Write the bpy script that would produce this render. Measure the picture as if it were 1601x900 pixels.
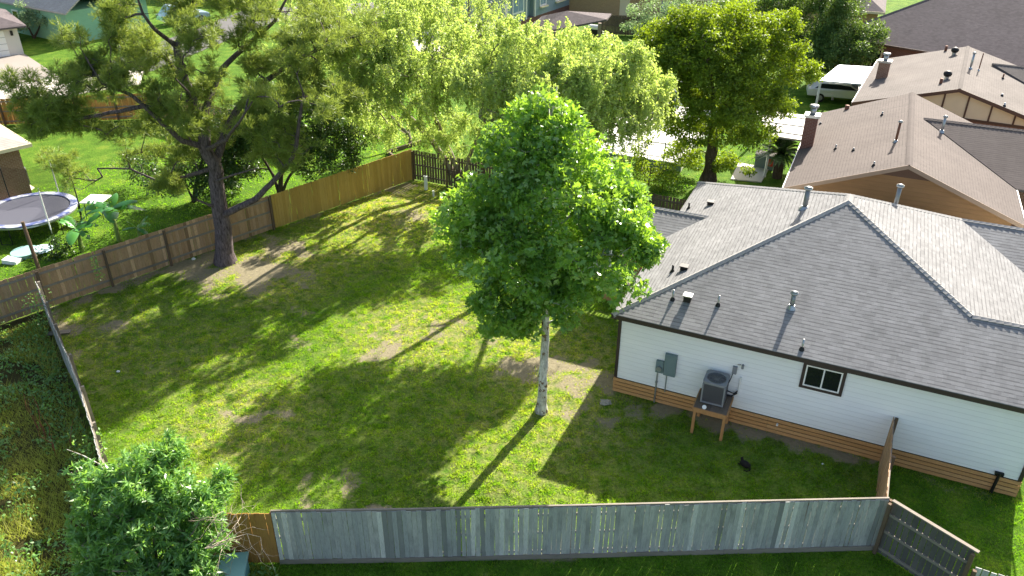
import bpy, math, random
import numpy as np
from math import radians, sin, cos, pi, sqrt, atan2
from mathutils import Vector, Matrix
random.seed(7); RS=np.random.RandomState(11)
sc=bpy.context.scene
for o in list(bpy.data.objects): bpy.data.objects.remove(o)
# ---------------------------------------------------------------- camera
FPX,PITCH,ROLL,CH=1245.0,radians(29.615),radians(-0.40),17.25
cam_d=bpy.data.cameras.new('camera'); cam=bpy.data.objects.new('camera',cam_d); sc.collection.objects.link(cam)
cam_d.sensor_width=36; cam_d.lens=FPX/1601*36; cam_d.clip_end=2000; cam_d.clip_start=.1
cam.matrix_world=Matrix.Translation((0,0,CH))@Matrix.Rotation(pi/2-PITCH,4,'X')@Matrix.Rotation(-ROLL,4,'Z')
sc.camera=cam
sc.render.resolution_x=1024; sc.render.resolution_y=576
# ---------------------------------------------------------------- sun and sky
SUN_EL=radians(32.85); SD=Vector((.506,.862,0)).normalized()*cos(SUN_EL); SD.z=sin(SUN_EL)
w=bpy.data.worlds.new('World'); sc.world=w; w.use_nodes=True
nt=w.node_tree; bg=nt.nodes['Background']; sky=nt.nodes.new('ShaderNodeTexSky'); sky.sky_type='NISHITA'; sky.sun_disc=False
sky.sun_elevation=SUN_EL; sky.sun_rotation=atan2(.506,.862); sky.altitude=50; sky.air_density=1.0; sky.dust_density=3.0; sky.ozone_density=.0
nt.links.new(sky.outputs[0],bg.inputs[0]); bg.inputs[1].default_value=.09
sd=bpy.data.lights.new('sun','SUN'); sd.energy=5.0; sd.angle=radians(.55); sd.color=(1,.93,.82)
sun=bpy.data.objects.new('sun',sd); sc.collection.objects.link(sun); sun.rotation_euler=SD.to_track_quat('Z','Y').to_euler()
sc.view_settings.view_transform='Standard'; sc.view_settings.look='None'; sc.view_settings.gamma=1; sc.view_settings.use_curve_mapping=False
sc.view_settings.exposure=1.6
# ---------------------------------------------------------------- helpers
def G(px,py,z=0.):
    "world point at height z seen at photo pixel (px,py)"
    u0=px-800.5; v0=py-450; u=u0*cos(ROLL)+v0*sin(ROLL); v=-u0*sin(ROLL)+v0*cos(ROLL)
    t=(z-CH)/(-(FPX*sin(PITCH)+v*cos(PITCH)))
    return Vector((u*t,(FPX*cos(PITCH)-v*sin(PITCH))*t,z))
def GY(px,py,Y):
    u0=px-800.5; v0=py-450; u=u0*cos(ROLL)+v0*sin(ROLL); v=-u0*sin(ROLL)+v0*cos(ROLL)
    t=Y/(FPX*cos(PITCH)-v*sin(PITCH))
    return Vector((u*t,Y,CH-(FPX*sin(PITCH)+v*cos(PITCH))*t))
HO=Vector((3.67,22.98,0)); HT=-.42
def H(u,v,z=0.): return Vector((HO.x+u*cos(HT)-v*sin(HT),HO.y+u*sin(HT)+v*cos(HT),z))
def lin(c):
    if isinstance(c,str): c=[int(c[i:i+2],16)/255 for i in (0,2,4)]
    return tuple(x/12.92 if x<=.04045 else ((x+.055)/1.055)**2.4 for x in c)
def fb(P,scale,seed=0,oct=4):
    "fractal value noise 0..1, numpy, over the two or three columns of P"
    P=np.asarray(P,float)/scale; out=np.zeros(len(P)); amp=1; tot=0; D=P.shape[1]
    for o in range(oct):
        Q=P*2**o+seed*17.3+o*5.7; I=np.floor(Q).astype(np.int64); F=Q-I; F=F*F*(3-2*F); acc=0
        for c in range(2**D):
            h=np.full(len(P),seed*7919+o*104729+12345,dtype=np.int64); wt=1
            for d in range(D):
                b=(c>>d)&1; h=(h*1103515245+(I[:,d]+b)*(374761393,668265263,2147483647)[d])&0x7fffffff
                h^=h>>13; wt=wt*(F[:,d] if b else 1-F[:,d])
            h=(h*1274126177)&0x7fffffff; h^=h>>16
            acc=acc+wt*((h%10007)/10007.)
        out+=amp*acc; tot+=amp; amp*=.5
    return out/tot
class MB:
    def __init__(s): s.v=[];s.f=[];s.uv={}
    def face(s,pts,uv=None):
        i=len(s.v); s.v+= [tuple(p) for p in pts]; s.f.append(tuple(range(i,i+len(pts))))
        if uv: s.uv[len(s.f)-1]=uv
    def box(s,c,d,rz=0,M=None):
        x,y,z=[k/2 for k in d]; i=len(s.v)
        R=Matrix.Rotation(rz,3,'Z') if M is None else M
        for a in ((-x,-y,-z),(x,-y,-z),(x,y,-z),(-x,y,-z),(-x,-y,z),(x,-y,z),(x,y,z),(-x,y,z)):
            s.v.append(tuple(Vector(c)+R@Vector(a)))
        s.f+=[tuple(i+k for k in f) for f in ((3,2,1,0),(4,5,6,7),(0,1,5,4),(1,2,6,5),(2,3,7,6),(3,0,4,7))]
        return s
    def bb(s,a,b): return s.box([(p+q)/2 for p,q in zip(a,b)],[abs(q-p) for p,q in zip(a,b)])
    def beam(s,a,b,w,h,up=(0,0,1)):
        a=Vector(a);b=Vector(b);d=b-a;L=d.length;x=d/L;y=Vector(up).cross(x)
        if y.length<1e-4: y=Vector((0,1,0))
        y.normalize(); z=x.cross(y); return s.box((a+b)/2,(L,w,h),M=Matrix((x,y,z)).transposed())
    def tube(s,pts,r,n=8,cap=True):
        pts=[Vector(p) for p in pts]; rs=r if isinstance(r,(list,tuple)) else [r]*len(pts); i0=len(s.v)
        for k,p in enumerate(pts):
            t=(pts[min(k+1,len(pts)-1)]-pts[max(k-1,0)]).normalized(); a=t.orthogonal().normalized() if k==0 else (a-t*a.dot(t)).normalized(); b=t.cross(a)
            for j in range(n): s.v.append(tuple(p+(a*cos(2*pi*j/n)+b*sin(2*pi*j/n))*rs[k]))
        for k in range(len(pts)-1):
            for j in range(n): q=i0+k*n; s.f.append((q+j,q+(j+1)%n,q+n+(j+1)%n,q+n+j))
        if cap: s.f.append(tuple(i0+j for j in range(n))[::-1]); s.f.append(tuple(i0+(len(pts)-1)*n+j for j in range(n)))
        return s
    def cyl(s,c,r,h,n=16,r2=None): return s.tube([c,Vector(c)+Vector((0,0,h))],[r,r if r2 is None else r2],n)
    def ring(s,c,r1,r2,z0,z1,n=48):
        i=len(s.v); c=Vector(c)
        for (r,z) in ((r1,z0),(r2,z0),(r2,z1),(r1,z1)):
            for j in range(n): s.v.append((c.x+r*cos(2*pi*j/n),c.y+r*sin(2*pi*j/n),c.z+z))
        for k in range(4):
            for j in range(n): s.f.append((i+k*n+j,i+k*n+(j+1)%n,i+((k+1)%4)*n+(j+1)%n,i+((k+1)%4)*n+j))
        return s
    def prism(s,pts,t):
        "polygon thickened downward by t"
        n=len(pts); i=len(s.v); s.v+=[tuple(p) for p in pts]+[(p[0],p[1],p[2]-t) for p in pts]
        s.f.append(tuple(range(i,i+n))); s.f.append(tuple(range(i+2*n-1,i+n-1,-1)))
        for j in range(n): s.f.append((i+j,i+n+j,i+n+(j+1)%n,i+(j+1)%n))
        return s
    def build(s,name,mat,parent=None,smooth=False,slopeuv=False):
        me=bpy.data.meshes.new(name); me.from_pydata(s.v,[],s.f); me.update()
        if slopeuv or s.uv:
            ul=me.uv_layers.new(name='UVMap')
            for p in me.polygons:
                if slopeuv:
                    n=p.normal; h=Vector((0,0,1)).cross(n)
                    if h.length<1e-3: h=Vector((1,0,0))
                    h.normalize(); t=n.cross(h)
                    for li in p.loop_indices:
                        c=me.vertices[me.loops[li].vertex_index].co; ul.data[li].uv=(c.dot(h),c.dot(t))
                elif p.index in s.uv:
                    for li,q in zip(p.loop_indices,s.uv[p.index]): ul.data[li].uv=q
        if smooth: me.polygons.foreach_set('use_smooth',[True]*len(me.polygons))
        me.materials.append(mat); o=bpy.data.objects.new(name,me); sc.collection.objects.link(o)
        if parent: o.parent=parent
        return o
def tag(o,label=None,cat=None,group=None,kind=None):
    if label: o['label']=label
    if cat: o['category']=cat
    if group: o['group']=group
    if kind: o['kind']=kind
    return o
def thing(name,label,cat,loc=(0,0,0),rz=0,group=None):
    o=bpy.data.objects.new(name,None); sc.collection.objects.link(o); o.empty_display_size=.3
    o.location=loc; o.rotation_euler=(0,0,rz); return tag(o,label,cat,group)
def dup(root,loc=None,rz=None,label=None):
    def cp(o,par):
        c=o.copy(); sc.collection.objects.link(c)
        if par: c.parent=par
        for ch in list(o.children): cp(ch,c)
        return c
    r=cp(root,None)
    if loc is not None: r.location=loc
    if rz is not None: r.rotation_euler=(0,0,rz)
    if label: r['label']=label
    return r
def npmesh(name,V,F,mat,parent=None,attrs=None,smooth=False):
    "V (n,3); F (m,k) all faces of k corners; attrs: per-face float arrays"
    V=np.asarray(V,np.float32); F=np.asarray(F,np.int32); me=bpy.data.meshes.new(name); m,k=F.shape
    me.vertices.add(len(V)); me.vertices.foreach_set('co',V.ravel())
    me.loops.add(m*k); me.loops.foreach_set('vertex_index',F.ravel())
    me.polygons.add(m); me.polygons.foreach_set('loop_start',np.arange(0,m*k,k,dtype=np.int32))
    try: me.polygons.foreach_set('loop_total',np.full(m,k,np.int32))
    except Exception: pass
    me.update(calc_edges=True)
    for an,av in (attrs or {}).items():
        dom='FACE' if len(av)==m else 'POINT'
        a=me.attributes.new(an,'FLOAT',dom); a.data.foreach_set('value',np.asarray(av,np.float32))
    if smooth: me.polygons.foreach_set('use_smooth',np.ones(m,bool))
    me.materials.append(mat); o=bpy.data.objects.new(name,me); sc.collection.objects.link(o)
    if parent: o.parent=parent
    return o
# ---------------------------------------------------------------- materials
class NB:
    def __init__(s,name):
        s.m=bpy.data.materials.new(name); s.m.use_nodes=True; s.t=s.m.node_tree; s.b=s.t.nodes['Principled BSDF']; s.o=s.t.nodes['Material Output']
    def n(s,ty,**k):
        x=s.t.nodes.new('ShaderNode'+ty)
        for a,b in k.items(): setattr(x,a,b)
        return x
    def l(s,a,b): s.t.links.new(a,b)
    def val(s,sock,v):
        if hasattr(v,'node'): s.l(v,sock)
        else: sock.default_value=v if not isinstance(v,tuple) or len(v)!=3 or len(sock.default_value)==3 else (*v,1)
    def coord(s,kind='Object'):
        if kind=='Position': return s.n('NewGeometry').outputs['Position']
        return s.n('TexCoord').outputs[kind]
    def mapp(s,vec,scale=(1,1,1),rot=(0,0,0)):
        m=s.n('Mapping'); s.l(vec,m.inputs[0]); m.inputs['Scale'].default_value=scale; m.inputs['Rotation'].default_value=rot; return m.outputs[0]
    def noise(s,vec,sc_,det=4,rough=.6,w=0):
        x=s.n('TexNoise'); s.l(vec,x.inputs['Vector']); x.inputs['Scale'].default_value=sc_; x.inputs['Detail'].default_value=det; x.inputs['Roughness'].default_value=rough; x.inputs['Distortion'].default_value=w
        return x.outputs['Fac']
    def ramp(s,f,stops):
        x=s.n('ValToRGB'); s.l(f,x.inputs[0]); e=x.color_ramp.elements
        while len(e)<len(stops): e.new(.5)
        for q,(p,c) in zip(e,stops): q.position=p; q.color=(*c,1) if len(c)==3 else c
        return x.outputs[0]
    def mix(s,f,a,b,mode='MIX'):
        x=s.n('MixRGB',blend_type=mode); s.val(x.inputs[0],f); s.val(x.inputs[1],a); s.val(x.inputs[2],b); return x.outputs[0]
    def math(s,op,a,b=0.,cl=False):
        x=s.n('Math',operation=op,use_clamp=cl); s.val(x.inputs[0],a); s.val(x.inputs[1],b); return x.outputs[0]
    def attr(s,n): return s.n('Attribute',attribute_name=n).outputs['Fac']
    def bump(s,h,st=.3,d=.02):
        x=s.n('Bump'); s.l(h,x.inputs['Height']); x.inputs['Strength'].default_value=st; x.inputs['Distance'].default_value=d; s.l(x.outputs[0],s.b.inputs['Normal']); return x
    def fin(s,col,rough=.8,spec=.3,metal=0):
        s.val(s.b.inputs['Base Color'],col); s.val(s.b.inputs['Roughness'],rough); s.b.inputs['Specular IOR Level'].default_value=spec; s.b.inputs['Metallic'].default_value=metal; return s.m
def k(c,f): return tuple(x*f for x in c)
def plain(name,c,rough=.6,metal=0,var=.15,sc_=3,spec=.4,bump=.1):
    b=NB(name); c=lin(c); co=b.coord(); n1=b.noise(co,sc_); n2=b.noise(co,sc_*9,3)
    col=b.mix(n1,k(c,1-var),k(c,1+var)); col=b.mix(.35,col,b.mix(n2,k(c,1-var),k(c,1+var)))
    if bump: b.bump(n2,bump,.01)
    return b.fin(col,rough,spec,metal)
def wood(name,c1,c2,grain='Z',rough=.8,stain=.35,stainc=(.03,.028,.025),odd=.0):
    b=NB(name); c1=lin(c1); c2=lin(c2); co=b.coord(); r=b.n('NewGeometry').outputs['Random Per Island']
    s_={'Z':(14,14,1.2),'X':(1.2,14,14)}[grain]; off=b.n('VectorMath',operation='ADD'); b.l(co,off.inputs[0])
    cx=b.n('CombineXYZ'); b.val(cx.inputs[0],b.math('MULTIPLY',r,37.)); b.val(cx.inputs[2],b.math('MULTIPLY',r,11.)); b.l(cx.outputs[0],off.inputs[1])
    g=b.noise(b.mapp(off.outputs[0],s_),2.2,5,.65,.4); big=b.noise(off.outputs[0],.9,3)
    col=b.mix(r,c1,c2); col=b.mix(b.math('MULTIPLY',g,.8),col,k(col_avg(c1,c2),.45)); 
    st=b.ramp(big,[(.5,(0,0,0)),(.75,(1,1,1))]); col=b.mix(b.math('MULTIPLY',st,stain),col,stainc)
    kn=b.n('TexVoronoi'); b.l(b.mapp(off.outputs[0],(5,5,1.7) if grain=='Z' else (1.7,5,5)),kn.inputs['Vector']); kn.inputs['Scale'].default_value=1.3
    kk=b.ramp(kn.outputs['Distance'],[(.03,(1,1,1)),(.1,(0,0,0))]); col=b.mix(b.math('MULTIPLY',kk,.6),col,k(c1,.35))
    if odd:
        r2=b.math('FRACT',b.math('MULTIPLY',r,17.31)); col=b.mix(b.math('MULTIPLY',b.math('GREATER_THAN',r2,1-odd),.65),col,k(c1,.32)); col=b.mix(b.math('MULTIPLY',b.math('LESS_THAN',r2,odd*1.5),.5),col,k(c2,1.3))
        fine=b.noise(b.mapp(off.outputs[0],(60,60,3)),2.,3,.7); col=b.mix(b.math('MULTIPLY',b.ramp(fine,[(.5,(0,0,0)),(.62,(1,1,1))]),.5),col,k(c1,.4))
    b.bump(g,.35,.01); return b.fin(col,rough,.25)
def col_avg(a,b): return tuple((x+y)/2 for x,y in zip(a,b))
def shingle(name,c,row=.143,wid=.31,var=.35,dark=.5,patch=.12,line=.016,bs=.6):
    b=NB(name); c=lin(c); uv=b.n('UVMap').outputs[0]
    def brick(w,off,mort,freq=2):
        x=b.n('TexBrick'); b.l(b.mapp(uv,(1,1,1)),x.inputs['Vector']); x.offset=off; x.offset_frequency=freq; x.squash=1
        x.inputs['Scale'].default_value=1; x.inputs['Brick Width'].default_value=w; x.inputs['Row Height'].default_value=row; x.inputs['Mortar Size'].default_value=mort; x.inputs['Mortar Smooth'].default_value=.2; x.inputs['Bias'].default_value=0
        x.inputs[1].default_value=(*k(c,1-var),1); x.inputs[2].default_value=(*k(c,1+var),1); x.inputs[3].default_value=(*k(c,dark),1); return x
    A=brick(wid,.37,0.0); B=brick(wid*.61,.23,0.0,3)
    col=b.mix(.5,A.outputs[0],B.outputs[0])
    # course line: butt-edge shade painted into the colour, saw over V, and tab cutouts
    sp=b.n('SeparateXYZ'); b.l(uv,sp.inputs[0]); saw=b.math('FRACT',b.math('DIVIDE',sp.outputs[1],row))
    ln=b.math('LESS_THAN',saw,line/row); 
    # dashes: printed shadow bands plus edge shade, painted darker under some tabs
    Bw=brick(wid*.8,.43,0.0,2); bw=b.n('RGBToBW'); b.l(Bw.outputs[0],bw.inputs[0]); tab=b.math('GREATER_THAN',bw.outputs[0],float(sum(c)/3))
    ln2=b.math('MULTIPLY',b.math('LESS_THAN',saw,line*2.3/row),tab)
    m=b.math('MAXIMUM',b.math('MULTIPLY',ln,.7),b.math('MULTIPLY',ln2,.72))
    col=b.mix(m,col,k(c,dark*.5))
    gr=b.noise(uv,55,2,.8); col=b.mix(.35,col,b.mix(gr,k(c,.45),k(c,1.6)))
    pt=b.noise(uv,.5,4,.55); col=b.mix(1.,col,b.ramp(pt,[(.3,(1-patch,)*3),(.7,(1+patch*.6,)*3)]),'MULTIPLY')
    stv=b.noise(b.mapp(uv,(2.2,.18,1)),1.0,4,.6); col=b.mix(b.math('MULTIPLY',b.ramp(stv,[(.52,(0,0,0)),(.75,(1,1,1))]),.3),col,k(c,.55))
    h=b.math('ADD',b.math('MULTIPLY',b.math('SUBTRACT',1.,saw),.6),b.math('ADD',b.math('MULTIPLY',tab,.35),b.math('MULTIPLY',gr,.25)))
    b.bump(h,bs,.012); return b.fin(col,.92,.2)
def brickm(name,c,c2,mort,kind='Object'):
    b=NB(name); c=lin(c);c2=lin(c2); co=b.coord(); sp=b.n('SeparateXYZ'); b.l(co,sp.inputs[0]); cx=b.n('CombineXYZ'); b.l(b.math('ADD',sp.outputs[0],sp.outputs[1]),cx.inputs[0]); b.l(sp.outputs[2],cx.inputs[1])
    x=b.n('TexBrick'); b.l(cx.outputs[0],x.inputs[0]); x.inputs['Scale'].default_value=1; x.inputs['Brick Width'].default_value=.22; x.inputs['Row Height'].default_value=.075; x.inputs['Mortar Size'].default_value=.009
    x.inputs[1].default_value=(*c,1); x.inputs[2].default_value=(*c2,1); x.inputs[3].default_value=(*lin(mort),1); n1=b.noise(co,6); col=b.mix(.3,x.outputs[0],b.mix(n1,k(c,.6),k(c2,1.3))); b.bump(x.outputs['Fac'],-.4,.01); return b.fin(col,.9,.2)
def leafm(name,c1,c2,tr,trans=.45,rough=.45,spec=.4,tips=None):
    "c1..c2 by leaf; tr tint of light coming through"
    b=NB(name); r=b.attr('rnd'); c1=lin(c1);c2=lin(c2); col=b.ramp(r,[(0,c1),(.75,c2),(1,k(c2,1.35) if tips is None else lin(tips))])
    tcol=b.mix(.5,b.mix(1.,col,k(lin(tr),2.),'MULTIPLY'),lin(tr))
    b.fin(col,rough,spec); t=b.n('BsdfTranslucent'); b.l(tcol,t.inputs[0]); m=b.n('MixShader'); m.inputs[0].default_value=trans
    b.l(b.b.outputs[0],m.inputs[1]); b.l(t.outputs[0],m.inputs[2]); b.l(m.outputs[0],b.o.inputs[0]); return b.m
def bark(name,c1,c2,scale=(6,6,1.5),rough=.9,patch=False):
    b=NB(name); c1=lin(c1);c2=lin(c2); co=b.coord(); n=b.noise(b.mapp(co,scale),1.6,5,.7,.5)
    col=b.ramp(n,[(.35,c1),(.62,c2)])
    if patch:
        n2=b.noise(co,5,3); col=b.mix(b.ramp(n2,[(.56,(0,0,0)),(.6,(1,1,1))]),col,lin('6e5c48'))
    b.bump(n,.6,.03); return b.fin(col,rough,.2)
# ---------------------------------------------------------------- ground
def seg_dist(P,a,b):
    a=np.array(a[:2]);b=np.array(b[:2]);d=b-a;t=np.clip(((P-a)@d)/(d@d),0,1); return np.hypot(*(P-(a+t[:,None]*d)).T)
def side(P,a,b):
    "positive = left of a->b"
    return (b[0]-a[0])*(P[:,1]-a[1])-(b[1]-a[1])*(P[:,0]-a[0])
FA=G(644,283); FB=G(430,362); FC=G(75,492); FD=FC+(FC-FB).normalized()*9       # boundary fence on the left
LF=[G(55,449,1.75),G(82,515,1.75),G(105,562,1.75),G(125,612,1.75),G(143,668,1.75),G(162,737,1.75),G(195,812,1.85)]
for p in LF: p.z=0
NF=[LF[-1].copy(),G(378,807,1.9),G(640,800,1.9),G(900,790.5,1.9),G(1150,781,1.9),G(1396,772,1.9)]
for p in NF: p.z=0
GT=G(1531,851,1.9); GT.z=0
YARD=[FA,FB,FC]+LF+NF[1:]+[H(8.75,0),H(0,0),H(0,14.3)]
def inpoly(P,poly):
    r=np.zeros(len(P),bool); n=len(poly)
    for i in range(n):
        a=poly[i];b=poly[(i+1)%n]; c=((a[1]>P[:,1])!=(b[1]>P[:,1]))&(P[:,0]<(b[0]-a[0])*(P[:,1]-a[1])/(b[1]-a[1]+1e-9)+a[0]); r^=c
    return r
BARE=[(655,520,1.5,.55),(600,545,1.2,.6),(700,520,1.2,.6),(880,565,1.5,.7),(935,592,1.3,.5),(815,572,1.3,.6),(905,640,.9,.5),(940,660,.7,.5),(385,658,1.25,.32),(350,672,1.0,.4),(115,518,.9,.45),(180,520,.8,.4),
 (400,425,2.2,.9),(330,430,2.4,.8),(450,395,1.3,.6),(480,440,1.2,.5),(560,785,1.6,.5),(1010,612,1.6,.35),(960,600,.8,.5),(290,590,.9,.4),(760,545,1.,.5),(500,485,1.0,.4),
 (620,300,1.3,.5),(650,345,1.5,.5),(1440,750,1.0,.5),(1420,770,.8,.4),(1520,775,.7,.3),(470,545,.7,.3)]
BW=[(G(x,y),r,s_) for x,y,r,s_ in BARE]
def bare_at(P):
    b=np.zeros(len(P)); P=P+1.3*np.stack([fb(P,.9,91,4)-.5,fb(P,.9,92,4)-.5],1); nz=fb(P,.7,3,4); n2=fb(P,2.5,5,3)
    for g,r,s_ in BW:
        d=np.hypot((P[:,0]-g.x)/r,(P[:,1]-g.y)/(r*.8)); b=np.maximum(b,s_*1.35*np.clip(1.35-d,0,1)*.95)
    for a,c,wd,st in ((FB,FC,.9,.75),(FA,FB,.5,.5),(LF[0],LF[2],.5,.35),(NF[2],NF[3],.5,.5),(H(0,-.2),H(12.5,-.2),.5,.8)): b=np.maximum(b,st*np.clip(1.3-seg_dist(P,a,c)/wd,0,1))
    return np.clip(b+(nz-.5)*1.5*(b>.02)+(nz-.62)*.9+(n2-.6)*.5,0,1)
def axis(lo,hi,a,b,st):
    return np.unique(np.concatenate([np.linspace(lo,a,14)[:-1] if lo<a else [],np.arange(a,b,st),np.linspace(b,hi,16)]))
xs=axis(-900,900,-26,19,.2); ys=axis(-500,1500,10,50,.2); X,Y=np.meshgrid(xs,ys); P2=np.stack([X.ravel(),Y.ravel()],1)
Z=((fb(P2,3.,9,3)-.5)*.06)*((P2[:,0]>-26)&(P2[:,0]<19)&(P2[:,1]<50)&(P2[:,1]>10)); nx,ny=len(xs),len(ys)
idx=np.arange(nx*ny).reshape(ny,nx); F=np.stack([idx[:-1,:-1].ravel(),idx[:-1,1:].ravel(),idx[1:,1:].ravel(),idx[1:,:-1].ravel()],1)
bare=bare_at(P2); iny=inpoly(P2,YARD).astype(float); 
wildm=((side(P2,LF[0],LF[-1])<0)*(P2[:,1]<LF[0].y+3)*(P2[:,0]<-8)*(side(P2,FC,FD)>0)).astype(float)
bare=np.where(iny>0,bare,bare*.35)
def dry_at(P):
    d=np.zeros(len(P))
    for px,py,r,s_ in ((600,330,4.5,.9),(560,380,3,.6),(870,560,3,.7),(900,640,2.5,.6),(430,430,3,.8),(660,520,3,.6),(380,660,2.5,.5),(300,560,3,.35),(800,700,3,.35),(140,540,3,.5)):
        g=G(px,py); d=np.maximum(d,s_*np.clip(1.5-np.hypot(P[:,0]-g.x,P[:,1]-g.y)/r,0,1))
    return np.clip(d+.25*fb(P,3.5,61,3),0,1)
def grassm(name,blade):
    b=NB(name); pos=b.coord('Position'); br=b.attr('bare'); wl=b.attr('wild')
    n0=b.noise(pos,.22,3,.5); n1=b.noise(pos,1.1,4,.6); n2=b.noise(pos,7,4,.7); n3=b.noise(pos,40,2,.7)
    g=b.ramp(n1,[(.3,lin('3f6216')),(.5,lin('577f20')),(.68,lin('79922f'))])
    g=b.mix(b.math('MULTIPLY',b.ramp(n2,[(.5,(0,0,0)),(.75,(1,1,1))]),.3),g,lin('9c9a58')); g=b.mix(b.math('MULTIPLY',n0,.4),g,lin('46661c')); dr=b.attr('dry'); g=b.mix(b.math('MULTIPLY',b.math('MULTIPLY',dr,b.ramp(b.noise(pos,2.6,4,.7),[(.35,(0,0,0)),(.6,(1,1,1))])),.95),g,lin('aea46c'))
    tx=b.ramp(b.noise(pos,11,4,.75),[(.33,(.5,.52,.5)),(.52,(1,1,1)),(.7,(1.45,1.4,1.3))]); g=b.mix(1.,g,tx,'MULTIPLY')
    if blade:
        r=b.attr('rnd'); g=b.mix(b.math('MULTIPLY',r,.35),g,lin('86a238')); g=b.mix(b.math('MULTIPLY',b.math('GREATER_THAN',b.math('ADD',r,b.math('MULTIPLY',br,.6)),1.15),.6),g,lin('a39c62'))
        b.fin(g,.6,.25); t=b.n('BsdfTranslucent'); b.l(b.mix(1.,g,(2.35,2.6,.5),'MULTIPLY'),t.inputs[0]); m=b.n('MixShader'); m.inputs[0].default_value=.6; b.l(b.b.outputs[0],m.inputs[1]); b.l(t.outputs[0],m.inputs[2]); b.l(m.outputs[0],b.o.inputs[0]); return b.m
    d=b.mix(n2,lin('746c54'),lin('b3ab8e')); d=b.mix(b.math('MULTIPLY',n3,.5),d,lin('6a5c44'))
    g=b.mix(b.math('MULTIPLY',b.ramp(n3,[(.4,(0,0,0)),(.7,(1,1,1))]),.35),g,lin('3c4a1c'))
    wd=b.mix(n2,lin('3a3a22'),lin('55502f')); g=b.mix(wl,g,wd)
    bb_=b.math('ADD',br,b.math('MULTIPLY',b.math('SUBTRACT',b.math('ADD',b.math('MULTIPLY',n2,.6),b.math('MULTIPLY',n3,.4)),.5),1.1)); bb_=b.math('MULTIPLY',bb_,b.math('GREATER_THAN',br,.02))
    col=b.mix(b.ramp(bb_,[(.28,(0,0,0)),(.6,(1,1,1))]),g,d)
    b.bump(b.math('ADD',n3,n2),.8,.05); return b.fin(col,.95,.1)
M={}
M['ground']=grassm('lawn_ground',False); M['blade']=grassm('grass_blades',True)
gr=npmesh('ground',np.stack([P2[:,0],P2[:,1],Z],1),F,M['ground'],attrs={'bare':bare,'wild':wildm,'dry':dry_at(P2)*iny},smooth=True); tag(gr,kind='structure')
def gz(P): 
    return (fb(P,3.,9,3)-.5)*.06
def blades(name,P,hh,wd,lean,label,mat,extra=None):
    n=len(P); a=RS.rand(n)*2*pi; z=gz(P); h=hh*(.35+.5*RS.rand(n)+1.1*np.clip(fb(P,.3,52,3)-.42,0,1)*2); dx,dy=np.cos(a)*wd/2,np.sin(a)*wd/2
    la=RS.rand(n)*2*pi; L=lean*h*(.4+RS.rand(n)); tx=P[:,0]+np.cos(la)*L; ty=P[:,1]+np.sin(la)*L
    V=np.empty((n,3,3)); V[:,0]=np.stack([P[:,0]-dx,P[:,1]-dy,z-.01],1); V[:,1]=np.stack([P[:,0]+dx,P[:,1]+dy,z-.01],1); V[:,2]=np.stack([tx,ty,z+h],1)
    at={'rnd':RS.rand(n),'bare':bare_at(P),'wild':np.zeros(n),'dry':dry_at(P)*inpoly(P,YARD)}; 
    o=npmesh(name,V.reshape(-1,3),np.arange(3*n).reshape(n,3),mat,attrs=at); tag(o,label,None,kind='stuff'); return o
def scatter(n,x0,x1,y0,y1,poly=None):
    P=np.stack([x0+(x1-x0)*RS.rand(n),y0+(y1-y0)*RS.rand(n)],1)
    return P[inpoly(P,poly)] if poly is not None else P
P=scatter(1500000,-20.5,13,13,43.5,YARD); bb=bare_at(P); P=P[RS.rand(len(P))>bb*1.05+.05]
dist=P[:,1]; P=P[RS.rand(len(P))<np.clip(26/dist,.3,1)]
cl=fb(P,.16,21,2); P=P[RS.rand(len(P))<np.clip((cl-.34)*3.0,.05,.8)]
blades('grass',P,.06,.03,1.0,'short mown lawn grass with thin tan patches in the fenced yard',M['blade'])
# strip outside the near fence and the side yard
OUT=[Vector((-7.5,12,0)),NF[1],NF[3],NF[-1],GT,Vector((20,8,0)),Vector((-7.5,8,0))]
SY=[H(8.8,0),NF[-1],GT,Vector((19,12,0)),H(18,-3),H(18,8),H(12.7,0)]
P=np.concatenate([scatter(200000,-8,20,9,18,OUT),scatter(170000,10,22,9,25,SY)]); P=P[RS.rand(len(P))<.8]
blades('side_grass',P,.06,.022,.9,'shaded lawn grass outside the grey fence and beside the white house',M['blade'])
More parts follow.
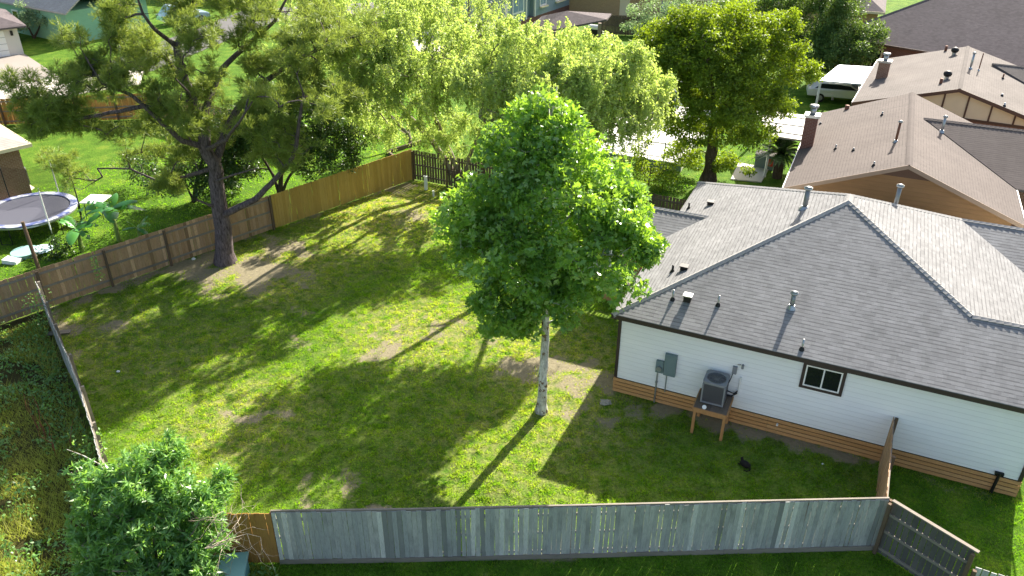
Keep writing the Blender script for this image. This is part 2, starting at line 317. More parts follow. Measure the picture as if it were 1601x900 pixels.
# ---------------------------------------------------------------- foliage engine
def tree_skel(limbs,att,step=.35,jit=.06,tip=.006,expo=2.3,sag=0):
    "limbs: list of (points, r0, r1); att: (n,3) clump centres. returns nodes,parent,radius"
    N=[];Pa=[];mn=[]
    for li,(pts,r0,r1) in enumerate(limbs):
        pts=[np.array(p,float) for p in pts]; tot=sum(np.linalg.norm(b-a) for a,b in zip(pts,pts[1:])); acc=0
        if li==0: last=-1
        else: d=[np.linalg.norm(q-pts[0]) for q in N]; last=int(np.argmin(d))
        for a,b in zip(pts,pts[1:]):
            L=np.linalg.norm(b-a); m=max(1,int(L/step))
            for i in range(m+1 if (acc==0 and li==0) else m):
                t=(i if (acc==0 and li==0) else i+1)/m; f=(acc+L*t)/tot
                N.append(a+(b-a)*t+(RS.randn(3)*jit*r0*1.5 if f>.03 else 0)); Pa.append(last); mn.append(r0+(r1-r0)*f); last=len(N)-1
            acc+=L
    base=np.array(N); order=np.argsort([np.min(np.linalg.norm(base-p,axis=1)) for p in att])
    arr=np.zeros((len(N)+len(att)*6+10,3)); cnt=len(N); arr[:cnt]=base; tips=[]
    for i in order:
        p=att[i]; d=np.linalg.norm(arr[:cnt]-p,axis=1)+np.maximum(0,arr[:cnt,2]-p[2])*.5; j=int(np.argmin(d)); a=arr[j].copy(); L=np.linalg.norm(p-a); m=int(min(5,max(1,round(L/step)))); last=j
        for q in range(1,m+1):
            t=q/m; c=a+(p-a)*t; c[2]+=sin(t*pi)*L*.10-sag*t*t*L; c+=RS.randn(3)*L*.05*(t<1); arr[cnt]=c; Pa.append(last); mn.append(0); last=cnt; cnt+=1
        tips.append(last)
    arr=arr[:cnt]; Pa=np.array(Pa); s=np.full(cnt,tip**expo); haschild=np.zeros(cnt,bool)
    for i in range(cnt-1,-1,-1):
        if Pa[i]>=0: s[Pa[i]]+=s[i]
    r=s**(1/expo); r=np.maximum(r,np.array(mn)); r=r*(1+.55*np.exp(-np.clip(arr[:,2],0,9)/.16)*(r>.08)); return arr,Pa,r
def skel_mesh(name,arr,Pa,r,mat,parent,minr=0.):
    idx=np.where((Pa>=0)&(r>=minr))[0]; Vs=[];Fs=[];off=0
    for sel,n in ((idx[r[idx]>.06],10),(idx[(r[idx]<=.06)&(r[idx]>.02)],5),(idx[r[idx]<=.02],3)):
        if len(sel)==0: continue
        b=arr[sel]; a=arr[Pa[sel]]; rb=r[sel]; ra=np.minimum(r[Pa[sel]],rb*1.35); root=Pa[sel]
        t=b-a; L=np.linalg.norm(t,axis=1,keepdims=True)+1e-9; t=t/L; b=b+t*rb[:,None]*.25
        ref=np.where(np.abs(t[:,2:3])>.9,[[1.,0,0]],[[0,0,1.]]); x=np.cross(ref,t); x/=np.linalg.norm(x,axis=1,keepdims=True); y=np.cross(t,x)
        ang=np.arange(n)*2*pi/n; ca,sa=np.cos(ang),np.sin(ang)
        ringa=a[:,None]+ra[:,None,None]*(x[:,None]*ca[None,:,None]+y[:,None]*sa[None,:,None]); ringb=b[:,None]+rb[:,None,None]*(x[:,None]*ca[None,:,None]+y[:,None]*sa[None,:,None])
        V=np.concatenate([ringa,ringb],1); m=len(sel); j=np.arange(n); q=np.stack([j,(j+1)%n,n+(j+1)%n,n+j],1)
        Fs.append((q[None]+(off+np.arange(m)*2*n)[:,None,None]).reshape(-1,4)); Vs.append(V.reshape(-1,3)); off+=m*2*n
    return npmesh(name,np.concatenate(Vs),np.concatenate(Fs),mat,parent,smooth=True)
def frames(n,dirs=None,upb=.6,tilt=.8):
    "random leaf frames: d=along leaf, nrm = face normal"
    if dirs is None: dirs=RS.randn(n,3); dirs[:,2]-=.3
    d=dirs/np.linalg.norm(dirs,axis=1,keepdims=True); up=RS.randn(n,3)*tilt; up[:,2]+=upb
    s=np.cross(d,up); s/=np.linalg.norm(s,axis=1,keepdims=True)+1e-9; nn=np.cross(s,d); return d,s,nn
LEAF={ # template in (along, side, normal), quads
 'broad':(np.array([[0,0,0],[.5,-.2,.05],[1,0,-.15],[.5,.2,.05],[.18,-.42,.06],[.5,-.68,-.05],[.55,-.2,.05],[.18,.42,.06],[.5,.68,-.05],[.55,.2,.05]]),[(0,1,2,3),(0,4,5,6),(0,9,8,7)]),
 'lance':(np.array([[0,0,0],[.4,-.13,.04],[1,0,-.1],[.4,.13,.04]]),[(0,1,2,3)]),
 'fold':(np.array([[0,0,0],[.45,-.28,.1],[1,0,-.08],[.45,.28,.1]]),[(0,1,2,3)]),
 'willow':(np.array([[0,0,0],[.5,-.12,0],[1,0,0],[.5,.12,0]]),[(0,1,2,3)]),
 'needle':(np.array([[0,-.035,0],[1,-.022,0],[1,.022,0],[0,.035,0]]),[(0,1,2,3)]),
}
def leaves(name,pos,size,kind,mat,parent,dirs=None,rnd=None,upb=.6,tilt=.8):
    T,Fq=LEAF[kind]; n=len(pos); d,s,nn=frames(n,dirs,upb,tilt); size=np.asarray(size); 
    if size.ndim==0: size=size*(.7+.6*RS.rand(n))
    V=pos[:,None]+size[:,None,None]*(T[None,:,0:1]*d[:,None]+T[None,:,1:2]*s[:,None]+T[None,:,2:3]*nn[:,None])
    F=np.array(Fq); k_=len(T); FF=(F[None]+(np.arange(n)*k_)[:,None,None]).reshape(-1,4)
    rnd=RS.rand(n) if rnd is None else rnd
    return npmesh(name,V.reshape(-1,3),FF,mat,parent,attrs={'rnd':np.repeat(rnd,len(Fq))})
def clump(att,per,rad,flat=.8):
    n=len(att); c=np.repeat(att,per,0); off=RS.randn(n*per,3); off/=np.linalg.norm(off,axis=1,keepdims=True)+1e-9; off*=(RS.rand(n*per,1)**.45)*(rad if np.isscalar(rad) else np.repeat(rad,per)[:,None]); off[:,2]*=flat
    cr=np.repeat(RS.rand(n),per); return c+off,off,cr
def blobs(bl,dens,shell=.5,sat=2,gap=0,gs=1.5):
    "bl: (px,py,Y,r[,flat]) ; points mostly near the shells"
    out=[]
    for b in bl:
        px,py,Y,r=b[:4]; fl=b[4] if len(b)>4 else .75; c=GY(px,py,Y); n=max(4,int(dens*r*r)); q=RS.randn(n,3); q/=np.linalg.norm(q,axis=1,keepdims=True); q*=(shell+(1-shell)*RS.rand(n,1)**.7)*r; q[:,2]*=fl; out.append(q+np.array(c))
        for s_ in range(sat if r>.45 else 0):
            dd=RS.randn(3); dd[2]=abs(dd[2])*.8-.15; dd/=np.linalg.norm(dd); cc=np.array(c)+dd*r*np.array([1.05,1.05,fl*1.1]); r2=r*(.28+.22*RS.rand()); n2=max(3,int(dens*1.5*r2*r2)); q=RS.randn(n2,3); q/=np.linalg.norm(q,axis=1,keepdims=True); out.append(q*r2*(.3+.7*RS.rand(n2,1))+cc)
    A=np.concatenate(out)
    if gap: A=A[fb(A,gs,33,2)>gap]
    return A
def local(root,*arrs): return [a-np.array(root) for a in arrs]
# ---------------------------------------------------------------- materials for built things
M['roof']=shingle('grey_shingles','848484',var=.26,dark=.3,bs=1.0)
M['cap']=shingle('ridge_cap_shingles','9c9a97',row=.2,wid=.3,var=.12,dark=.6)
M['brown_roof']=shingle('brown_shingles','655d59',row=.14,var=.1,dark=.6,patch=.1,line=.01,bs=.45)
M['brown_roof2']=shingle('tan_shingles','6b6561',row=.14,var=.1,dark=.6,patch=.18,line=.008,bs=.35)
M['mauve_roof']=shingle('mauve_brown_shingles','625a5b',row=.14,var=.3,dark=.7,patch=.1,line=.008,bs=.3)
M['pale_roof']=shingle('pale_grey_shingles','a8a49c',row=.14,var=.12,dark=.7)
def siding(name,c,row=.15,var=.05):
    b=NB(name); c=lin(c); co=b.coord(); sp=b.n('SeparateXYZ'); b.l(co,sp.inputs[0]); saw=b.math('FRACT',b.math('DIVIDE',sp.outputs[2],row))
    n1=b.noise(b.mapp(co,(.4,.4,2)),2,4); n2=b.noise(b.mapp(co,(1,1,12)),3,4); col=b.mix(n1,k(c,1-var*2),k(c,1+var)); col=b.mix(b.math('MULTIPLY',b.math('LESS_THAN',saw,.06),.35),col,k(c,.5))
    b.bump(b.math('ADD',b.math('SUBTRACT',1.,saw),b.math('MULTIPLY',n2,.1)),.7,.02); return b.fin(col,.6,.3)
M['white_siding']=siding('white_siding','eeeeec',.178); M['tan_siding']=siding('brown_board_siding','8c6c48',.2,.15); M['blue_siding']=siding('blue_grey_siding','8f9fa6'); M['green_siding']=siding('green_siding','7fae92')
M['dark_trim']=plain('dark_brown_trim','3a302d',.5,var=.08); M['white_trim']=plain('white_trim','e6e4e0',.5,var=.05); M['cream']=plain('cream_stucco','e2d3b0',.9,var=.08); M['brown_trim']=plain('brown_trim','5a4436',.7); M['tan_trim']=plain('tan_trim','8d7a68',.7)
M['skirt']=wood('cedar_skirting','d09a62','e2b27c','X',stain=.15); M['crawl_dark']=plain('dark_void','0c0a09',.9)
M['metal']=plain('grey_metal','85888a',.4,.6,.1); M['galv']=plain('galvanised_metal','a9acae',.35,.7,.08); M['black']=plain('black_plastic','141416',.5); M['box_green']=plain('grey_green_metal_box','6d7f80',.45,.0,.06); M['pvc']=plain('white_plastic','e8e8e4',.4,var=.04)
M['ac']=plain('grey_ac_metal','85888c',.5,.2,.1); M['acfin']=plain('ac_louvres','66686e',.55,.3,.15)
M['glass']=None
b_=NB('dark_window_glass'); M['glass']=b_.fin((.012,.014,.016),.04,.6)
b_=NB('pale_window_glass'); M['pglass']=b_.fin(lin('8fa6b5'),.1,.6)
M['conc']=plain('pale_concrete','c9c2b6',.9,var=.12,sc_=.6,bump=.2); M['drive']=plain('driveway_concrete','8f877f',.9,var=.15,sc_=.5); M['asph']=plain('asphalt','5c5b5a',.95,var=.15,sc_=1.5)
M['brick']=brickm('red_brown_brick','7c5544','8d6a58','a59a8e'); M['brick2']=brickm('tan_brick','a5855c','b8966a','bdb09a'); M['brick3']=brickm('dark_red_brick','6a4238','7d5145','8d847c'); M['rust']=plain('rusty_vent_metal','7b5443',.7,.3)
M['coverroof']=plain('dusty_white_roofing','b8b0a8',.6); M['deckw']=wood('weathered_deck','8a7a6a','76685a','X'); M['newwood']=wood('fresh_lumber','b98656','c99a68','Z',stain=.1)
M['metalroof']=plain('pale_metal_roofing','a9b4bb',.5,.3,.08)
def pipe_vent(par,p,h,r=.04,mat='metal',cap=False,flash=True,shape='pipe',capm='galv'):
    p=Vector(p)
    if shape=='pipe':
        v=MB().cyl(p-Vector((0,0,.1)),r,h+.1,10).build('vent_pipe',M[mat],par,True)
        if flash: 
            m=MB(); m.cyl(p-Vector((0,0,.04)),max(.1,r*2.2),.13,10,r*1.2); m.build('flashing',M['black' if h<.5 else 'galv'],v)
        if cap: MB().cyl(p+Vector((0,0,h)),r*1.7,.06,12).cyl(p+Vector((0,0,h+.07)),r*1.5,.03,12,.02).build('vent_cap',M[capm],v,True)
    elif shape=='box':
        v=MB().box(p+Vector((0,0,h/2)),(.24,.24,h)).build('box_vent',M['black'],par); MB().box(p+Vector((0,0,h+.02)),(.3,.28,.04)).build('vent_hood',M[mat],v)
    elif shape=='turbine':
        v=MB().cyl(p-Vector((0,0,.1)),.13,.28,12).build('turbine_vent',M['galv'],par); m=MB(); m.tube([p+Vector((0,0,z)) for z in (.16,.2,.3,.42,.5,.53)],[.12,.2,.25,.23,.13,.02],14); m.build('turbine_head',M['black'],v,True)
    return v
def ridge(par,a,b,mat='cap',w=.22,t=.02):
    "cap shingles laid over a hip or ridge: overlapping short folded pieces"
    a=Vector(a);b=Vector(b);d=b-a;L=d.length;x=d/L;s=Vector((0,0,1)).cross(x).normalized();n=x.cross(s); m=MB(); N=max(1,int(L/.2)); 
    for i in range(N):
        p0=a+x*(L*i/N); p1=a+x*(L*(i+1.12)/N if i<N-1 else L); l0,l1=t*.45,t
        for sg in (1,-1):
            q=[p0+n*(l0+.02),p1+n*(l1+.02),p1+s*sg*w/2-Vector((0,0,w*.2))+n*(l1+.015),p0+s*sg*w/2-Vector((0,0,w*.2))+n*l0]
            if sg<0: q=q[::-1]
            m.face(q,[(L*i/N,.06),(L*(i+.9)/N,.06),(L*(i+.9)/N,.12),(L*i/N,.12)])
            e=[p1+n*(l1+.02),p1+n*(-.02),p1+s*sg*w/2-Vector((0,0,w*.2+.02)),p1+s*sg*w/2-Vector((0,0,w*.2))+n*(l1+.015)]
            m.face(e if sg<0 else e[::-1],[(0,0)]*4)
            g=[p0+s*sg*w/2-Vector((0,0,w*.2))+n*l0,p1+s*sg*w/2-Vector((0,0,w*.2))+n*(l1+.015),p1+s*sg*w/2-Vector((0,0,w*.2+.06)),p0+s*sg*w/2-Vector((0,0,w*.2+.06))]; m.face(g if sg>0 else g[::-1],[(0,0)]*4)
    return m.build('ridge_cap',M[mat],par)
# ---------------------------------------------------------------- the white house (local axes: u right, v back)
wh=thing('white_house','white sided single storey house with grey shingle hip roof and cedar board skirting','house',HO,HT)
Lw,Dw,zs,ze=12.62,12.5,.62,3.16
m=MB(); N=int((ze-zs)/.16)
def lap_wall(m,a,b,z0,z1,row=.16,lap=.012):
    "horizontal lap boards between plan points a,b; outward = right of a->b"
    a=Vector((*a,0));b=Vector((*b,0));d=(b-a).normalized();o=Vector((d.y,-d.x,0)); z=z0
    while z<z1-.01:
        t=min(z+row,z1); q=[a+o*lap,b+o*lap,b,a]; m.face([q[0]+Vector((0,0,z)),q[1]+Vector((0,0,z)),q[2]+Vector((0,0,t)),q[3]+Vector((0,0,t))]); m.face([a+Vector((0,0,z)),b+Vector((0,0,z)),q[1]+Vector((0,0,z)),q[0]+Vector((0,0,z))]); z=t
lap_wall(m,(0,0),(Lw,0),zs,ze); lap_wall(m,(0,Dw),(0,0),zs,ze); lap_wall(m,(Lw,0),(Lw,5.2),zs,ze); lap_wall(m,(15.8,8),(15.8,Dw),zs,ze); lap_wall(m,(Lw,8),(15.8,8),zs,ze); lap_wall(m,(Lw,5.2),(Lw,8),zs,ze); lap_wall(m,(15.8,Dw),(0,Dw),zs,ze)
m.face([(Lw,-.02,3.14),(Lw,4.8,3.14),(Lw,2.4,4.35)])
wall=m.build('wall',M['white_siding'],wh)
for (u,v) in ((0,0),(Lw,0)): MB().bb((u-.03 if u==0 else u-.08,v-.035,zs),(u+.08 if u==0 else u+.03,v+.08,ze)).build('corner_trim',M['dark_trim'],wh)
MB().bb((-.035,Dw-.08,zs),(.05,Dw+.03,ze)).build('corner_trim',M['dark_trim'],wh)
m=MB(); m.bb((-.235,-.215,3.09),(12.94,-.175,3.245)); m.bb((-.235,-.175,3.09),(-.2,12.76,3.245)); m.bb((12.9,-.175,3.09),(12.94,2.3,3.245)); m.bb((-.2,-.175,3.14),(12.9,0.0,3.16)); m.bb((-.2,.003,3.14),(0,12.7,3.16)); m.build('fascia',M['dark_trim'],wh)
m=MB()
for i in range(4):
    z0=.02+i*.15; m.bb((-.02,-.045,z0),(Lw*.42,-.02,z0+.122)); m.bb((Lw*.42+.004,-.045,z0),(Lw+.02,-.02,z0+.122)); m.bb((-.045,-.02,z0),(-.02,Dw,z0+.122)); m.bb((Lw+.02,-.02,z0),(Lw+.045,5.2,z0+.122))
m.build('skirting',M['skirt'],wh); MB().bb((.02,.02,0),(Lw-.02,Dw-.1,zs-.005)).build('crawl_space_dark_fill',M['crawl_dark'],wh)  # near-black box paints the underfloor shade seen through the board gaps
# roof planes
AP1=(6.25,5.95,6.15);AP2=(6.25,6.6,6.15);FR=(10.42,2.4,4.487);BR=(10.35,10.15,4.514);E=3.27
def zr(u): return 6.15-.399*(u-6.25)
m=MB(); t=.032
m.prism([(-.22,-.2,E),(12.92,-.2,E),(12.92,2.4,4.487),FR,AP1],t)
m.prism([(-.22,12.75,E),(-.22,-.2,E),AP1,AP2],t)
m.prism([BR,(13.3,12.75,E),(-.22,12.75,E),AP2],t)
m.prism([AP1,FR,(12.92,4.53,zr(12.92)),(13.4,4.95,zr(13.4)),(13.4,7.45,zr(13.4)),BR,AP2],t)
m.prism([FR,(12.92,2.4,4.487),(12.92,4.53,zr(12.92))],t)
m.prism([BR,(13.4,7.45,zr(13.4)),(16.1,7.45,3.3),(16.1,10.15,4.514)],t); m.prism([(16.1,10.15,4.514),(16.1,12.75,E),(13.3,12.75,E),BR],t)
m.prism([(1.28,7.55,3.93),(-2.65,7.55,3.93),(-2.65,5.75,3.12),(-.56,5.75,3.12)],t); m.prism([(-2.65,7.55,3.93),(1.28,7.55,3.93),(-.56,9.35,3.12),(-2.65,9.35,3.12)],t)
rf=m.build('roof',M['roof'],wh,slopeuv=True)
for a,b in (((-.22,-.2,E),AP1),(AP1,FR),(AP1,AP2),(AP2,(-.22,12.75,E)),(AP2,BR),(FR,(12.92,2.4,4.487)),(BR,(16.1,10.15,4.514)),((-2.65,7.55,3.93),(1.28,7.55,3.93))): ridge(rf,a,b)
def onroof(px,py,face):
    z=4.
    for _ in range(60):
        g=G(px,py,z)-HO; u=g.x*cos(HT)+g.y*sin(HT); v=-g.x*sin(HT)+g.y*cos(HT); z=.5*z+.5*(E+.468*(v+.2) if face=='f' else (E+.445*(u+.22) if face=='l' else zr(u)))
    return (u,v,z)
for px,py in ((1052,464),(1123,472),(1255,539)): pipe_vent(rf,onroof(px,py,'f'),.36,.035,'galv')
pipe_vent(rf,onroof(1075,466,'f'),.2,.035,'galv',shape='box')
pipe_vent(rf,onroof(1238,474,'f'),.5,.075,'metal',True,capm='galv')
for px,py,kd in ((1051,421,'pipe'),(1069,417,'box'),(1075,322,'pipe'),(1109,315,'box')): pipe_vent(rf,onroof(px,py,'l'),.26 if kd=='pipe' else .12,.04,'black',shape=kd)
pipe_vent(rf,onroof(1256,319,'l'),.75,.09,'metal',True,capm='galv')
pipe_vent(rf,(7.9,8.6,5.05),.95,.08,'metal',True,capm='galv')
# window
def window(par,c,wd,h,d,out,cas='dark_trim',fr='white_trim',gl='glass',mull=1,casing=.1,inset=.0):
    "c centre on wall; d unit along the wall; out outward"
    c=Vector(c);d=Vector(d);o=Vector(out);z=Vector((0,0,1)); R=Matrix((d,o,z)).transposed()
    m=MB(); T=wd/2+casing; m.box(c+o*.02+z*(h/2+casing/2),(2*T,.05,casing),M=R); m.box(c+o*.02-z*(h/2+casing/2),(2*T,.05,casing),M=R)
    for s_ in (1,-1): m.box(c+o*.02+d*s_*(wd/2+casing/2),(casing,.05,h),M=R)
    W=m.build('window',M[cas],par)
    m=MB(); f=.045
    for s_ in (1,-1): m.box(c+o*.03+z*s_*(h/2-f/2),(wd,.03,f),M=R); m.box(c+o*.03+d*s_*(wd/2-f/2),(f,.03,h-2*f),M=R)
    for i in range(mull): m.box(c+o*.03+d*((i+1)/(mull+1)-.5)*wd,(f,.034,h-2*f),M=R)
    m.build('frame',M[fr],W); MB().box(c+o*.022,(wd-.02,.01,h-.02),M=R).build('pane',M[gl],W); return W
window(wh,(6.64,-.012,2.56),1.08,.78,(1,0,0),(0,-1,0))
m=MB(); m.bb((6.0,-.07,3.05),(7.28,-.02,3.12)); m.build('window_header',M['dark_trim'],wh)
# electrical
mp=MB().bb((1.42,-.13,1.32),(1.68,-.02,1.78)).build('meter_box',M['box_green'],wh); MB().tube([(1.55,-.13,1.52),(1.55,-.22,1.52)],.09,14).build('meter_dial',M['galv'],mp)
MB().tube([(1.5,-.08,1.32),(1.5,-.08,.0)],.028,8).build('conduit',M['galv'],mp); MB().bb((1.46,-.115,.85),(1.54,-.02,.9)).build('strap',M['galv'],mp)
pb=MB().bb((1.70,-.15,1.3),(2.1,-.02,2.14)).build('breaker_panel',M['box_green'],wh); MB().bb((1.73,-.162,1.34),(2.07,-.15,2.09)).build('panel_door',M['box_green'],pb); MB().tube([(1.82,-.08,1.3),(1.82,-.08,.56)],.02,8).build('conduit',M['galv'],pb)
MB().bb((2.12,-.03,2.13),(2.13,-.02,2.14)).build('screw',M['galv'],pb)
hb=MB().tube([(5.62,-.03,.42),(5.62,-.12,.42)],.035,10).build('hose_tap',M['pvc'],wh)
m=MB(); m.tube([(12.02,-.1,.78),(12.02,-.1,.66),(11.98,-.14,.02)],.045,10); m.bb((11.9,-.12,.7),(12.14,-.03,.78)); m.build('drain_pipe',M['black'],wh)
db=MB().bb((3.92,-.1,1.98),(4.06,-.02,2.26)).build('disconnect_box',M['ac'],wh); MB().tube([(4.22,-.02,2.36),(4.22,-.09,2.36),(4.22,-.09,2.26)],.04,8).build('conduit_elbow',M['ac'],db)
m=MB(); m.tube([(4.05,-.06,2.35),(4.16,-.06,2.38)],.012,6); m.build('cable',M['black'],db)
# porch
m=MB()
for i in range(16): m.bb((-2.35+i*.148,5.95,.60),(-2.35+i*.148+.14,9.65,.64))
dk=m.build('porch_deck',M['deckw'],wh); m=MB()
for i in range(4): m.bb((-2.38,5.92,.03+i*.145),(-.06,5.945,.03+i*.145+.13)); m.bb((-2.38,5.95,.03+i*.145),(-2.355,9.65,.03+i*.145+.13))
m.build('porch_skirting',M['skirt'],wh)
for (u,v) in ((-2.25,6.05),(-2.25,9.5),(-2.25,7.8)): MB().bb((u-.06,v-.06,.64),(u+.06,v+.06,3.05)).build('porch_post',M['white_trim'],wh)
m=MB(); m.bb((-2.2,6.02,1.5),(-.06,6.08,1.56)); m.bb((-2.2,6.03,.72),(-.06,6.07,.77))
rl=m.build('railing',M['newwood'],wh); m=MB()
for i in range(15): m.bb((-2.1+i*.14,6.035,.77),(-2.1+i*.14+.035,6.065,1.5))
m.build('balusters',M['white_trim'],rl)
# ac unit on its stand
stx=thing('ac_stand','brown lumber platform on four legs against the white house, carrying the air conditioner','platform',H(3.55,-.55),HT)
X0,X1,Y0,Y1,ZT=-.53,.53,-.62,.48,1.06
m=MB()
for i in range(8): m.bb((X0+i*.1325,Y0,ZT),(X0+i*.1325+.127,Y1,ZT+.035))
m.build('deck_boards',M['deckw'],stx); m=MB(); m.bb((X0,Y0-.04,ZT-.13),(X1,Y0-.002,ZT+.03)); m.bb((X0,Y1-.04,ZT-.13),(X1,Y1,ZT-.003)); m.bb((X0-.035,Y0,ZT-.13),(X0-.002,Y1,ZT+.03)); m.bb((X1+.002,Y0,ZT-.13),(X1+.035,Y1,ZT+.03)); m.build('apron',M['newwood'],stx)
for (x,y) in ((X0+.05,Y0+.05),(X1-.05,Y0+.05),(X0+.05,Y1-.09),(X1-.05,Y1-.09)): MB().bb((x-.045,y-.045,0),(x+.045,y+.045,ZT-.002)).build('leg',M['newwood'],stx)
def ac_unit(loc,rz,label,sz=.74,h=.86,mat='ac',grp=None):
    a=thing('air_conditioner',label,'air conditioner',loc,rz,grp); s=sz/2; m=MB(); m.bb((-s,-s,.03),(s,s,.1))
    for x,y in ((-s,-s),(s-.05,-s),(-s,s-.05),(s-.05,s-.05)): m.bb((x,y,.1),(x+.05,y+.05,h-.08))
    m.build('cabinet',M[mat],a); m=MB(); n=34
    for i in range(n):
        t=-s+.05+(sz-.1)*(i+.5)/n
        for sg in (1,-1): m.bb((t-.004,sg*(s-.012)-.012,.1),(t+.004,sg*(s-.012)+.012,h-.08)); m.bb((sg*(s-.012)-.012,t-.004,.1),(sg*(s-.012)+.012,t+.004,h-.08))
    m.bb((-s+.03,-s+.03,.1),(s-.03,s-.03,h-.1)); m.build('louvres',M['acfin'],a)
    m=MB(); n=40; i0=len(m.v); R=s*.84
    for z in (h-.08,h):
        for j in range(n): 
            an=2*pi*j/n; c_,s_=cos(an),sin(an); q=s*1.02/max(abs(c_),abs(s_)); q=min(q,s*1.32); m.v.append((q*c_,q*s_,z))
    for z in (h-.12,h-.005):
        for j in range(n): an=2*pi*j/n; m.v.append((R*cos(an),R*sin(an),z))
    for j in range(n):
        j2=(j+1)%n; m.f+=[(j,j2,n+j2,n+j),(n+j,n+j2,3*n+j2,3*n+j),(3*n+j,3*n+j2,2*n+j2,2*n+j),(2*n+j,2*n+j2,j2,j)]
    tp=m.build('top',M[mat],a)
    m=MB(); [m.ring((0,0,h-.02),r,r+.008,0,.008,36) for r in (R*.3,R*.45,R*.6,R*.75,R*.9)]; 
    for j in range(8): m.beam((0,0,h-.012),(R*cos(j*pi/4),R*sin(j*pi/4),h-.012),.008,.008)
    m.build('grille',M['metal'],tp); m=MB()
    for j in range(3):
        an=j*2*pi/3+.5
        m.face([(.08*cos(an),.08*sin(an),h-.12),(R*.85*cos(an-.25),R*.85*sin(an-.25),h-.16),(R*.88*cos(an+.55),R*.88*sin(an+.55),h-.1),(.1*cos(an+.9),.1*sin(an+.9),h-.08)])
    m.cyl((0,0,h-.16),R*.26,.1,16); m.build('fan',M['metal'],a); return a
ac_unit(H(3.52,-.5,ZT+.036),HT,'dark grey air conditioner on the lumber platform beside the white wall')
MB().tube([(3.95,-.06,2.0),(3.93,-.12,1.85),(3.9,-.3,1.75)],.014,6).build('power_whip',M['black'],wh); m=MB(); m.tube([(3.9,-.35,1.45),(4.1,-.2,1.3),(4.22,-.03,1.35)],.02,6); m.tube([(3.9,-.3,1.25),(4.05,-.22,1.2),(4.2,-.03,1.25)],.03,6)
m.build('refrigerant_line',M['black'],wh)
MB().tube([(4.22,-.06,1.9),(4.22,-.06,1.2)],.03,8).build('line_cover',M['pvc'],wh)
dsc=MB().tube([(0,0,0),(0,.03,0)],.07,16).build('round_cap',M['pvc'],None); dsc.matrix_world=Matrix.Translation(H(3.35,-1.14,1.16))@Matrix.Rotation(HT,4,'Z')@Matrix.Rotation(-.5,4,'X'); tag(dsc,'small round white plastic cap leaning on the edge of the lumber platform','plastic cap')
# wooden chair on the porch
ch=thing('porch_chair','orange brown wooden chair on the porch behind the sycamore leaves','chair',H(-1.1,6.9,.64),HT+.4)
MB().bb((-.25,-.25,.4),(.25,.25,.45)).build('seat',M['newwood'],ch); MB().bb((-.25,.21,.45),(.25,.25,1.0)).build('backrest',M['newwood'],ch)
for x in (-.22,.22):
    for y in (-.22,.22): MB().bb((x-.02,y-.02,0),(x+.02,y+.02,.4)).build('leg',M['newwood'],ch)
# ---------------------------------------------------------------- neighbour houses on the right
def gable_house(root,u0,u1,v0,v1,ze,ur,zr_,roofm,t=.12):
    m=MB(); m.prism([(u0,v1,ze),(u0,v0,ze),(ur,v0,zr_),(ur,v1,zr_)],t); m.prism([(ur,v0,zr_),(u1,v0,ze),(u1,v1,ze),(ur,v1,zr_)],t); return m
h2=thing('brown_house','brown shingled gable house with tan board gable end behind the grey roof','house',HO,HT)
m=gable_house(h2,3.4,13.35,14.4,26.8,3.0,8.38,4.92,None); s2=(22.7-18.8)
m.prism([(9.0,22.7,4.72),(13.35,18.8,3.03),(22,18.8,3.03),(22,22.7,4.72)],.12); m.prism([(9.0,22.7,4.72),(22,22.7,4.72),(22,26.8,3.0),(13.35,26.8,3.0)],.12)
r2=m.build('roof',M['brown_roof'],h2,slopeuv=True)
ridge(r2,(8.38,14.4,4.92),(8.38,26.8,4.92),'brown_roof',.3); ridge(r2,(9.0,22.7,4.72),(22,22.7,4.72),'brown_roof',.3)
m=MB(); m.bb((3.9,14.85,0),(12.9,26.5,2.95)); m.bb((12.9,19.2,0),(21.5,26.4,2.95)); m.build('wall',M['brick'],h2)
m=MB(); m.prism([(3.6,14.82,2.9),(13.1,14.82,2.9),(8.38,14.82,4.75)],0.001); q=MB(); q.face([(3.75,14.8,2.85),(13.0,14.8,2.85),(8.38,14.8,4.72)]); q.bb((3.9,14.8,0),(12.9,14.84,2.85)); q.build('gable_siding',M['tan_siding'],h2)
q=MB(); q.face([(7.3,14.78,4.2),(9.4,14.78,4.2),(8.38,14.78,4.62)]); q.build('gable_vent',M['brown_trim'],h2)
q=MB(); q.beam((3.38,14.38,2.9),(8.38,14.38,4.84),.03,.18); q.beam((8.38,14.38,4.84),(13.37,14.38,2.9),.03,.18); q.build('rake_board',M['tan_trim'],h2)
q=MB(); q.bb((3.36,14.38,2.86),(3.4,26.8,3.02)); q.bb((13.36,14.38,2.86),(13.4,18.7,3.02)); q.build('gutter',M['white_trim'],h2)
def chimney(par,u,v,z0,z1,w1=.62,w2=.5,mat='brick3'):
    c=MB().bb((u-w1/2,v-w2/2,z0),(u+w1/2,v+w2/2,z1)).build('chimney',M[mat],par); MB().bb((u-w1/2-.07,v-w2/2-.07,z1),(u+w1/2+.07,v+w2/2+.07,z1+.14)).build('chimney_crown',M['galv'],c)
    MB().cyl((u,v,z1+.14),.15,.32,16).build('flue',M['galv'],c,True); MB().cyl((u,v,z1+.5),.23,.1,16).build('flue_cap',M['galv'],c,True); MB().cyl((u,v,z1+.44),.1,.08,8).build('flue_neck',M['black'],c)
    return c
chimney(h2,3.75,20.4,2.2,4.75)
def z2(u): return 3.0+.3855*(u-3.4) if u<8.38 else 4.92-.386*(u-8.38)
